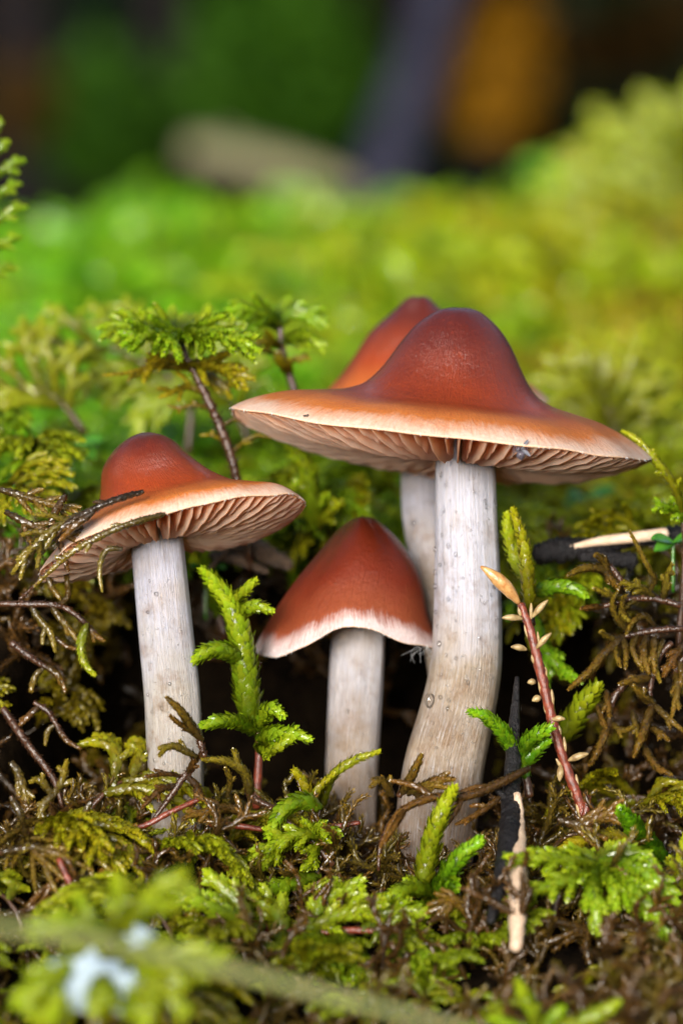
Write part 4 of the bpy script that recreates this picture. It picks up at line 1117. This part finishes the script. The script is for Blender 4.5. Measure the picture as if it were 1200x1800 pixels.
# ------------------------------------------------------------------ dead moss sprigs one can point at
DG = 'dead moss sprigs hanging in the hollow'
def dead(label, axis, branches, stem_r=.035, hue=.6):
    return hero(label, axis, stem_r, BROWNSTEM, branches, name='dead_moss_sprig', cat='dead moss', group=DG, m=DEAD, hue=hue, stem_leaf=.065)
y = -.6
dead('brown sprig with one bright yellow tip hanging under the left cap', [(0, 1062, y), (50, 1062, y), (110, 1066, y), (150, 1095, y), (175, 1120, y)], [
     ([(100, 1065, y), (120, 1050, y), (118, 1020, y), (118, 990, y), (128, 965, y)], .03, .06, 0, .65),
     ([(82, 1000, y), (90, 1030, y), (108, 1055, y)], .038, .07, 0, .7),
     ([(55, 1065, y), (70, 1090, y), (88, 1110, y), (98, 1146, y)], .04, .07, 1, .85),
     ([(92, 1068, y), (105, 1085, y), (125, 1110, y), (140, 1130, y)], .04, .07, 1, .75),
     ([(150, 1095, y), (165, 1115, y), (184, 1127, y)], .035, .07, 1, .6),
     ([(98, 1120, y), (115, 1135, y), (138, 1142, y)], .022, .06, 0, .5)], .04)
hero('drooping yellow tipped moss shoot at the end of the brown sprig', [(150, 1098, y - .1), (147, 1110, y - .1)], .02, None, [([(152, 1098, y - .1), (143, 1130, y - .1), (148, 1165, y - .1), (168, 1188, y - .1)], .048, .09, 0, .5)])
dead('brown crooked sprig hanging halfway down the left edge', [(20, 1130, y), (60, 1160, y), (85, 1175, y)], [
     ([(80, 1170, y), (100, 1185, y), (110, 1200, y), (115, 1216, y)], .04, .07, 1, .6),
     ([(75, 1175, y), (62, 1190, y), (54, 1217, y)], .035, .07, 0, .75)], .05)
dead('thin brown sprig pointing down into the dark gap', [(60, 1235, y), (85, 1250, y), (100, 1275, y), (118, 1300, y), (142, 1316, y)], [
     ([(98, 1274, y), (84, 1285, y), (80, 1310, y)], .03, .06, 0, .8), ([(100, 1275, y), (115, 1300, y), (143, 1317, y)], .026, .06, 0, .5),
     ([(70, 1240, y), (50, 1260, y), (30, 1280, y)], .03, .07, 1, .4)], .03)
dead('stout dark sprig rising from the litter at the far left', [(5, 1245, y), (50, 1310, y), (95, 1370, y), (110, 1420, y)], [
     ([(95, 1400, y), (110, 1370, y), (118, 1335, y)], .045, .08, 2, .9), ([(90, 1395, y), (70, 1370, y), (52, 1375, y)], .04, .08, 1, .9),
     ([(20, 1340, y), (35, 1365, y), (50, 1420, y)], .05, .09, 2, .8), ([(95, 1395, y), (75, 1420, y), (68, 1450, y)], .05, .08, 2, .85)], .05)
dead('wet dark strand lying over the shoulder of the left cap', [(250, 866, -2.02), (205, 878, -2.05), (170, 893, -2.05), (135, 912, -1.95), (95, 950, -1.7)], [
     ([(252, 864, -2.02), (205, 878, -2.06), (165, 895, -2.05), (120, 920, -1.95), (80, 960, -1.7)], .032, .07, 2, .1, .1),
     ([(165, 900, -2.06), (140, 918, -2.05), (105, 950, -1.85)], .035, .07, 1, .5)], .025)
dead('tan strand running along the rim of the left cap', [(288, 904, -2.25), (230, 920, -2.28), (180, 940, -2.2), (120, 975, -1.95), (60, 1030, -1.6), (30, 1060, -1.4)], [
     ([(290, 903, -2.25), (230, 920, -2.28), (180, 941, -2.2), (120, 976, -1.95), (60, 1031, -1.6)], .032, .07, 3, .85, .07),
     ([(215, 965, -2.2), (190, 965, -2.15), (178, 985, -2.1), (175, 1010, -2.1), (180, 1040, -2.05)], .025, .06, 0, .9)], .022)
for k, (a_, lab) in enumerate((
    ([(150, 900), (95, 930), (60, 960), (20, 1010)], 'dull olive sprig tangled at the left tip of the left cap'),
    ([(10, 900), (60, 925), (100, 935), (160, 940)], 'amber brown sprig pointing right at the left tip of the left cap'),
    ([(115, 870), (90, 920), (108, 960), (120, 1005)], 'thin bent twiglet crossing the left tip of the left cap'),
    ([(0, 860), (50, 875), (100, 890), (140, 900)], 'orange brown leafy sprig just above the left cap tip'))):
    q = [(x_, y_, -1.9 + .25 * k) for x_, y_ in a_]
    dead(lab, q, [(q, .035, .09, 6 if k != 2 else 0, (.9, .6, .5, .7)[k], .35)], .02)
y = -.5
def right(label, axis, brs, hue=.6): return dead(label, [(a_, b_, y) for a_, b_ in axis], [([(a_, b_, y - .1 * i_) for i_, (a_, b_) in enumerate(p_)], r_, .075, s_, h_, .3) for p_, r_, s_, h_ in brs], .04, hue)
right('long tan sprig sweeping down left from the dark hub at right', [(1200, 1105), (1150, 1108), (1100, 1118), (1080, 1130)], [
     ([(1095, 1118), (1060, 1150), (1035, 1180), (998, 1212)], .05, 0, .65), ([(1110, 1112), (1085, 1090), (1075, 1060), (1085, 1040)], .032, 0, .8),
     ([(1120, 1112), (1100, 1085), (1092, 1060), (1100, 1045)], .03, 0, .8), ([(1150, 1100), (1130, 1082), (1110, 1095), (1100, 1115)], .035, 0, .7),
     ([(1095, 1120), (1100, 1150), (1098, 1175)], .028, 0, .7), ([(1080, 1125), (1082, 1150), (1090, 1172)], .028, 0, .75), ([(1085, 1125), (1065, 1118), (1055, 1110)], .03, 0, .8),
     ([(1120, 1115), (1110, 1140), (1130, 1180)], .032, 0, .7)])
right('spidery olive sprig reaching left above the long tan one', [(1195, 1065), (1150, 1052), (1100, 1055), (1050, 1068), (1022, 1068)], [
     ([(1100, 1055), (1070, 1045), (1042, 1034)], .035, 1, .95), ([(1130, 1052), (1150, 1020), (1140, 1000), (1105, 932)], .024, 0, .8),
     ([(1165, 1055), (1170, 1020), (1180, 990)], .04, 3, .95), ([(1150, 1050), (1120, 1030), (1090, 1025)], .04, 5, .97), ([(1120, 1052), (1090, 1075), (1110, 1095)], .03, 0, .9),
     ([(1060, 1065), (1040, 1068), (1020, 1070)], .025, 0, .5)])
right('upright bundle of tan sprigs below the dark hub', [(1180, 1130), (1160, 1150), (1145, 1190), (1140, 1240)], [
     ([(1135, 1120), (1130, 1150), (1140, 1185)], .05, 1, .65), ([(1150, 1120), (1148, 1150), (1150, 1185)], .045, 1, .7), ([(1165, 1125), (1150, 1165), (1160, 1200)], .03, 1, .8),
     ([(1145, 1190), (1115, 1195), (1088, 1202)], .05, 1, .65), ([(1145, 1240), (1135, 1270), (1125, 1300), (1113, 1330)], .055, 0, .62), ([(1150, 1240), (1165, 1255), (1200, 1285)], .035, 1, .7),
     ([(1130, 1310), (1140, 1330), (1155, 1350), (1180, 1362)], .045, 0, .62), ([(1140, 1280), (1155, 1285), (1175, 1302)], .035, 1, .65), ([(1150, 1235), (1130, 1225), (1112, 1205)], .04, 1, .7)])
right('golden brown sprig dangling over the black gap at right', [(1100, 1200), (1075, 1230), (1070, 1260), (1060, 1290)], [
     ([(1072, 1255), (1062, 1290), (1050, 1320), (1035, 1345)], .05, 0, .62), ([(1065, 1215), (1068, 1240), (1070, 1260)], .035, 1, .6), ([(1070, 1270), (1095, 1285), (1115, 1275)], .03, 2, .75),
     ([(1050, 1240), (1055, 1260), (1065, 1280)], .03, 1, .6), ([(1110, 1250), (1118, 1280), (1122, 1300)], .032, 1, .75)])
right('sprig hanging at the right edge over the hollow', [(1205, 1150), (1185, 1180), (1190, 1220)], [([(1185, 1180), (1190, 1210), (1180, 1260)], .04, 2, .7), ([(1190, 1160), (1205, 1200), (1210, 1240)], .045, 2, .65), ([(1205, 1130), (1180, 1160), (1165, 1190)], .05, 3, .5)])
right('curled orange sprig under the charred stick', [(1100, 1035), (1080, 1005), (1060, 985)], [([(1068, 1012), (1050, 998), (1020, 1000), (996, 1012)], .05, 0, .75), ([(1068, 1010), (1060, 985), (1045, 975)], .05, 1, .7), ([(1060, 1000), (1075, 1020), (1085, 1035)], .045, 2, .65)])
y = -1.9
right('brown wet sprig lying across the foot of the thickest stem', [(900, 1370), (850, 1390), (800, 1400), (750, 1405), (700, 1430), (670, 1480), (665, 1530)], [
     ([(930, 1350), (880, 1375), (820, 1400), (760, 1402), (700, 1430), (668, 1490)], .05, 4, .5), ([(730, 1400), (760, 1372), (800, 1370)], .045, 2, .6), ([(880, 1400), (840, 1430), (800, 1450)], .03, 2, .5)])
right('orange brown flattened sprig against the lower thick stem', [(700, 1400), (720, 1370), (735, 1345)], [([(705, 1395), (720, 1370), (742, 1325)], .055, 0, .65), ([(715, 1395), (750, 1380), (790, 1385)], .05, 2, .7), ([(690, 1400), (670, 1370), (650, 1385)], .045, 3, .7)])
right('forked ochre sprig beside the left stem foot', [(360, 1330), (350, 1300), (345, 1285)], [([(355, 1300), (335, 1275), (318, 1250), (292, 1225)], .055, 0, .68), ([(345, 1290), (320, 1275), (298, 1258)], .03, 0, .6), ([(345, 1330), (300, 1310), (280, 1330)], .04, 3, .9)])
y = -1.6
right('rusty root-like sprig at the foot of the left stem', [(340, 1350), (320, 1370), (300, 1400), (270, 1440)], [([(320, 1365), (290, 1360), (255, 1365)], .02, 1, .3), ([(310, 1380), (280, 1390), (250, 1420)], .03, 3, .3), ([(330, 1365), (350, 1390), (330, 1430)], .035, 3, .3), ([(330, 1360), (340, 1340), (360, 1320)], .03, 3, .35)])
right('translucent curled sprig between left stem and small mushroom', [(480, 1420), (440, 1400), (430, 1360), (400, 1340), (360, 1330)], [([(440, 1400), (432, 1360), (400, 1338), (355, 1335)], .055, 1, .97), ([(400, 1400), (405, 1370), (395, 1350)], .025, 1, .8), ([(450, 1440), (400, 1420), (350, 1430), (320, 1440)], .05, 5, .6)])
y = -3.0
for k, (a_, lab) in enumerate((
    ([(0, 1500), (60, 1490), (110, 1500), (190, 1470), (240, 1450)], 'long brown feathered sprig lying above the red stem at lower left'),
    ([(-10, 1610), (50, 1600), (100, 1580), (150, 1560), (190, 1520)], 'reddish brown sprig running along the left edge below the red stem'),
    ([(20, 1400), (40, 1440), (60, 1500), (120, 1540)], 'stout amber sprig slanting down at the far left litter'),
    ([(160, 1410), (140, 1450), (150, 1500), (170, 1560)], 'olive sprig standing above the red stem at lower left'),
    ([(230, 1600), (280, 1580), (330, 1600), (360, 1640)], 'brown sprig just left of the broad bottom frond'),
    ([(640, 1680), (720, 1700), (760, 1750), (770, 1810)], 'thick wet brown sprig sinking below the bottom frond'),
    ([(850, 1640), (830, 1620), (800, 1580), (760, 1620)], 'tawny sprig behind the downward pointing moss shoot'),
    ([(1050, 1640), (1060, 1700), (1075, 1740), (1060, 1800)], 'fan of tan wiry moss under the hand-shaped frond'),
    ([(960, 1700), (1000, 1720), (1040, 1700), (1090, 1660)], 'forked brown sprig right of the peeled twig foot'),
    ([(1200, 1790), (1150, 1760), (1120, 1700), (1130, 1650)], 'dark brown sprig in the lower right corner'),
    ([(880, 1810), (900, 1760), (870, 1710), (880, 1670)], 'umber sprig climbing under the peeled twig'),
    ([(980, 1440), (1020, 1450), (1070, 1430), (1120, 1440)], 'pale brown sprig above the hand-shaped frond'),
    ([(1200, 1620), (1160, 1640), (1120, 1640), (1080, 1650)], 'orange tinted sprig under the right fingers of the frond'))):
    q = [(x_, y_, -3.0 + (.8 if y_ < 1480 else 0)) for x_, y_ in a_]
    dead(lab, q, [(q, .042, .09, 11, (.7, .5, .75, .95, .6, .4, .65, .7, .6, .3, .4, .6, .75)[k], .36)], .03)

# ------------------------------------------------------------------ twigs, stems, buds
def rough_tube(pts, rad, m, k=12, rough=.1, seg=40, ell=1.0, base=None):
    g = Geo(); tube(g, np.array(pts) - base, rad, k=k, m=seg, rough=rough, ell=ell); return g
pts = PP((908, 1190, -1.0), (902, 1300, -1.3), (898, 1400, -1.8), (890, 1500, -2.8), (862, 1620, -3.7)); b = pts[-1]
tw = thing('charred_twig', 'upright black charred twig with a peeled pale side right of the thick stem', 'twig', b)
link('bark', rough_tube(pts, [.03, .08, .12, .13, .12, .06], CHAR, base=b, rough=.17, seg=60).mesh('bark', CHAR), tw)
link('stub', rough_tube(PP((900, 1420, -1.95), (880, 1395, -1.9), (866, 1385, -1.9)), [.06, .05, .03], CHAR, base=b, rough=.15, seg=10).mesh('stub', CHAR), tw)
pts = PP((908, 1395, -1.92), (912, 1450, -2.2), (910, 1540, -3.3), (909, 1610, -3.9), (906, 1668, -4.2))
link('peeled_wood', rough_tube(pts, [.05, .08, .095, .12, .105, .08], PALEWOOD, base=b, rough=.13).mesh('peeled_wood', PALEWOOD), tw)
b = P(1060, 965, .8)
tw = thing('charred_stick', 'short horizontal charred stick with pale bare wood at the right', 'stick', b)
link('bark', rough_tube(PP((940, 975, .7), (985, 967, .7), (1030, 965, .75), (1080, 958, .8), (1110, 953, .85)), [.13, .17, .15, .10, .06], CHAR, base=b, rough=.20, seg=60, k=14).mesh('bark', CHAR), tw)
link('bark', rough_tube(PP((1020, 978, .6), (1060, 980, .6), (1095, 984, .6), (1113, 988, .6)), [.07, .09, .11, .12], CHAR, base=b, rough=.20, seg=40).mesh('bark', CHAR), tw)
link('bark', rough_tube(PP((1125, 952, .75), (1150, 946, .8), (1180, 940, .9), (1215, 935, .9)), [.06, .11, .12, .10], CHAR, base=b, rough=.18, seg=40).mesh('bark', CHAR), tw)
link('peeled_wood', rough_tube(PP((1002, 962, .60), (1050, 952, .58), (1110, 945, .6), (1170, 938, .68)), [.03, .065, .075, .08], PALEWOODX, base=b, rough=.03).mesh('peeled_wood', PALEWOODX), tw)
# bark litter behind, between the left and the small mushroom
b = P(430, 975, 2.2)
bk = thing('bark_piece', 'frayed grey brown bark piece behind the small bell cap', 'bark', b)
link('bark', rough_tube(PP((330, 945, 2.4), (390, 950, 2.3), (450, 965, 2.2), (510, 995, 2.1)), [.08, .13, .15, .08], BARKM, base=b, rough=.18).mesh('bark', BARKM), bk)
link('splinter', rough_tube(PP((370, 975, 2.1), (420, 985, 2.0), (470, 1005, 2.0)), [.05, .08, .04], BARKM, base=b, rough=.15).mesh('splinter', BARKM), bk)
link('splinter', rough_tube(PP((440, 1000, 2.0), (437, 965, 1.9), (440, 930, 1.9)), [.05, .06, .04], BARKM, base=b, rough=.15).mesh('splinter', BROWNSTEM), bk)
link('splinter', rough_tube(PP((365, 1005, 2.0), (390, 975, 1.95), (420, 950, 1.9)), [.03, .04, .02], BARKM, base=b, rough=.1).mesh('splinter', BARKM), bk)

def spindle(p0, p1, r, m, base, bend=0.0, k=8, pw=1.0):
    g = Geo(); v = p1 - p0
    tube(g, np.array([p0, p0 + v * .33 + np.array([0, -bend, bend]), p0 + v * .66 + np.array([0, -bend, bend]), p1]) - base,
         lambda t: r * (math.sin(math.pi * min(1, max(0, .06 + t * .9))) ** pw) + .008, k=k, m=12, rough=.06); return g
y = -1.0
pts = PP((1032, 1450, y), (1012, 1395, y), (985, 1320, y), (966, 1250, y), (948, 1175, y), (932, 1110, y), (915, 1062, y)); b = pts[0]
rs = thing('red_moss_stem', 'long red moss stem with pale yellow buds right of the thick stem', 'moss stem', b)
link('stem', rough_tube(pts, [.055, .066, .062, .066, .07, .062, .05], REDSTEM, base=b, rough=.14, seg=60).mesh('stem', REDSTEM), rs)
g = Geo()
for k in range(17):
    t = (k + RNG.uniform(0, .8)) / 17; q = spline(pts, np.array([t, t + .03])); sd = np.array([1 if k % 2 else -1, -.2, 0])
    p0 = q[0] + sd * .06; p1 = q[1] + sd * RNG.uniform(.05, .11) + [0, 0, RNG.uniform(.02, .13)]
    g.merge(spindle(p0, p1, RNG.uniform(.012, .022), None, b))
link('scale_leaf', g.mesh('scale_leaf', DRYBUD), rs).__setitem__('kind', 'stuff')
for (x0, y0_, x1, y1_, r_, mm) in ((940, 1200, 927, 1200, .045, 0), (950, 1227, 935, 1232, .05, 0), (925, 1142, 898, 1137, .045, 0), (918, 1088, 882, 1086, .045, 0), (935, 1085, 962, 1055, .045, 0),
                                  (942, 1140, 968, 1113, .045, 0), (998, 1337, 1033, 1325, .05, 0), (985, 1345, 983, 1373, .05, 0), (970, 1265, 992, 1264, .04, 0)):
    link('bud', spindle(P(x0, y0_, y - .05), P(x1, y1_, y - .1), r_ * .8, None, b, .01).mesh('bud', DRYBUD), rs)
link('bud_scale', spindle(P(913, 1062, y), P(845, 996, y - .15), .085, None, b, .04, 10).mesh('bud_scale', simple('orange_bud_scale', (.34, .13, .03), (.60, .36, .14), 10, .35, .5, bstr=.5, bdist=.02)), rs)
for lab, pp, rr in (
    ('glossy red stem piece crossing behind the small mushroom foot', [(370, 1448, -1.5), (420, 1452, -1.7), (460, 1458, -1.7)], .04),
    ('dark red stem end right of the small mushroom foot', [(540, 1452, -1.3), (590, 1452, -1.3), (632, 1446, -1.3)], .035),
    ('dark red stem rising left of the glossy red piece', [(225, 1460, -1.9), (262, 1448, -1.9), (295, 1430, -1.9), (350, 1405, -1.8)], .035),
    ('red moss stem standing in the brown moss at lower left', [(170, 1650, -3.6), (140, 1590, -3.6), (122, 1550, -3.5), (104, 1510, -3.4)], .05),
    ('knobbly red stem below the budded red stem', [(1022, 1500, -1.6), (1024, 1460, -1.6), (1028, 1432, -1.6), (1034, 1400, -1.6)], .05),
    ('brown red stalk dropping below the hand-shaped frond', [(985, 1570, -2.4), (975, 1600, -2.4), (972, 1660, -2.4)], .06)):
    pts = PP(*pp); b = pts[0]; g = Geo(); tube(g, pts - b, [rr, rr * 1.1, rr * .8], k=10, m=24, rough=.1)
    tag(link('red_moss_stem', g.mesh('red_moss_stem', REDSTEM if 'brown' not in lab or 'lower' in lab else BROWNSTEM), None, tuple(b)), lab, 'moss stem', 'red moss stems in the litter')

# soft round leaves of small plants in the moss
def leaf_geo(p0, d, n, L, w):
    d = nrm(d); n = nrm(n); s_ = np.cross(n, d); g = Geo(); V = []; K_ = 7
    for a in np.linspace(0, 1, K_):
        ww = w * math.sin(math.pi * min(1, .04 + a * .93)) ** .7
        for bb in (-1, -.5, 0, .5, 1): V.append(p0 + d * L * a + s_ * ww * bb + n * (.12 * L * math.sin(math.pi * a) - abs(bb) * -.08 * L))
    V = np.array(V); V2 = V - n * .012; F = []
    for a in range(K_ - 1):
        for c in range(4):
            i_ = a * 5 + c; F.append((i_, i_ + 1, i_ + 6, i_ + 5)); F.append((i_ + 35, i_ + 40, i_ + 41, i_ + 36))
    return g.add(np.vstack([V, V2]), None, F, (.8, .8, 0))
for lab, px, py, yy, sz in (('bright green broad leaved plantlet behind the left cap', 125, 795, 4.5, .42), ('glossy green plantlet under the right half of the largest cap', 1030, 880, 7, .42), ('single leafy green plantlet at the right end of the charred stick', 1182, 955, .35, .30),
                            ('small dark green plantlet behind the thick translucent shoot', 362, 1005, 2.6, .25)):
    b = P(px, py + 45, yy); rt = thing('leafy_plantlet', lab, 'plant', b, 'small leafy plantlets in the moss'); c = P(px, py, yy) - b
    g = Geo(); tube(g, [np.zeros(3) - [0, 0, .3], c * .5, c], .025, k=6, m=8); link('stem', g.mesh('stem', LEAFG), rt)
    for k in range(5 if sz > .3 else 3):
        a = k * 1.35 + px
        link('leaf', leaf_geo(c, [math.cos(a), -.4 + .3 * math.sin(a), .25 * math.sin(a * 2)], [0.1, -.6, .8], sz * RNG.uniform(.8, 1.2), sz * .36).mesh('leaf', LEAFG), rt)

# ------------------------------------------------------------------ water drops
ico = bpy.data.meshes.new('water_drop')
import bmesh
bm = bmesh.new(); bmesh.ops.create_icosphere(bm, subdivisions=3, radius=1.0)
for v in bm.verts: v.co.z *= 1.12 if v.co.z < 0 else .95
for f in bm.faces: f.smooth = True
bm.to_mesh(ico); ico.materials.append(WATER)
def drop(p, n, r, label, group):
    o = link('water_drop', ico, None, tuple(np.array(p) + np.array(n) * r * .35)); o.scale = (r * RNG.uniform(.85, 1.1), r * .8, r * RNG.uniform(.95, 1.3))
    tag(o, label, 'water drop', group)
BD = [(728, 920, 7), (755, 911, 6), (780, 897, 4), (787, 959, 4.5), (800, 974, 4), (712, 942, 3.5), (762, 1005, 5), (773, 1223, 5), (772, 1130, 5.5), (787, 1052, 4.5), (795, 1032, 3), (849, 1059, 3), (757, 965, 5),
      (783, 1150, 3.5), (800, 1155, 4), (766, 1075, 4), (768, 1100, 3), (776, 940, 3), (830, 920, 2.5), (833, 953, 3), (812, 1015, 3), (800, 1090, 2.5), (764, 1030, 5), (785, 1243, 4), (870, 1085, 3), (860, 1010, 3), (790, 880, 3), (865, 880, 3), (840, 1120, 3), (815, 1170, 2.5),
      (757, 1290, 3.5), (726, 1310, 4), (742, 1330, 3.5), (730, 980, 3), (718, 900, 3), (868, 1120, 3), (782, 990, 3), (774, 1185, 3), (869, 950, 2.5), (835, 1220, 2.5), (752, 880, 3), (715, 860, 3), (708, 822, 4)]
for px, py, r_ in BD:
    mu = back if px < 757 and py < 1000 else big
    p, n = mu.on_stem(px, py); drop(p, n, r_ * .8 / PXC, 'tiny clear water drop clinging to the thick white stems', 'water drops on the thick stems')
p, n = big.on_stem(757, 1229); drop(p, n, 10 / PXC, 'largest clear water drop on the bend of the thickest stem', 'water drops on the thick stems')
for px, py, r_ in ((277, 1043, 4), (287, 1243, 3.5), (270, 1250, 3), (262, 1075, 3), (320, 1305, 4), (275, 1335, 3), (300, 1200, 2.5), (265, 1020, 2.5), (262, 1220, 3), (290, 1340, 2.5)):
    p, n = left.on_stem(px, py); drop(p, n, r_ / PXC, 'tiny clear water drop on the stem of the left mushroom', 'water drops on the left stem')
p, n = left.on_stem(256, 1325); drop(p, n, 7 / PXC, 'round water drop hanging at the lower left side of the left stem', 'water drops on the left stem')
rr_ = random.Random(3)
for k in range(16):
    px = rr_.uniform(590, 660); py = rr_.uniform(1240, 1500); p, n = small.on_stem(px, py)
    drop(p, n, rr_.uniform(1.5, 3) / PXC, 'tiny water drop on the stem of the small mushroom', 'water drops on the small stem')

for k in range(34):
    py = rr_.uniform(830, 1400); c_ = np.interp(py, [830, 1100, 1260, 1400], [817, 822, 802, 772]); px = c_ + rr_.uniform(-54, 54)
    p, n = big.on_stem(px, py); drop(p, n, rr_.choice([1.5, 2, 2, 2.6, 3.4]) / PXC, 'tiny clear water drop clinging to the thick white stems', 'water drops on the thick stems')

# ------------------------------------------------------------------ gnat and bark crumb on the largest cap
INS = simple('insect_body', (.03, .025, .03), (.14, .12, .15), 20, .3, .3, bstr=.3, bdist=.01)
WING = foliage('insect_wing', (.2, .2, .24), (.3, .3, .34), .5)
b = P(915, 800, -2.2); gn = thing('gnat', 'tiny grey gnat stuck under the front rim of the largest cap', 'insect', b)
link('body', spindle(P(912, 792, -2.2), P(917, 808, -2.22), .05, None, b).mesh('body', INS), gn)
link('head', spindle(P(909, 786, -2.2), P(912, 793, -2.2), .03, None, b).mesh('head', INS), gn)
for k in range(6):
    s_ = 1 if k % 2 else -1; h_ = 788 + 5 * (k // 2)
    g = Geo(); tube(g, PP((914, h_, -2.2), (914 + s_ * 8, h_ - 5, -2.25), (914 + s_ * 14, h_ + 4, -2.2)) - b, .006, k=4, m=6); link('leg', g.mesh('leg', INS), gn)
for x1, y1_ in ((931, 768), (932, 803)):
    link('wing', leaf_geo(P(915, 790, -2.2) - b, P(x1, y1_, -2.3) - P(915, 790, -2.2), [0.2, -1, .2], .17, .028).mesh('wing', WING), gn)
b = P(540, 737, -1.74); g = Geo(); tube(g, PP((529, 736, -1.72), (538, 735, -1.76), (551, 740, -1.74)) - b, [.03, .05, .02], k=7, m=9, rough=.3, ell=.5)
tag(link('bark_crumb', g.mesh('bark_crumb', BARKM), None, tuple(b)), 'small dark bark crumb on the left rim of the largest cap', 'bark crumb')
g = Geo(); b = P(745, 1140, .2)
for k in range(14):
    p0 = P(RNG.uniform(728, 762), 1136, .1 + RNG.uniform(-.1, .2)); q = p0 + [RNG.normal(0, .12), RNG.normal(0, .05), -RNG.uniform(.05, .25)]
    tube(g, np.array([p0, (p0 + q) / 2 + RNG.normal(0, .05, 3), q]) - b,   .0013, k=3, m=6, closed=False)
tag(link('cobweb', g.mesh('cobweb', THREAD), None, tuple(b)), 'wisps of cobweb hanging from the right corner of the small cap', 'cobweb', kind='stuff')
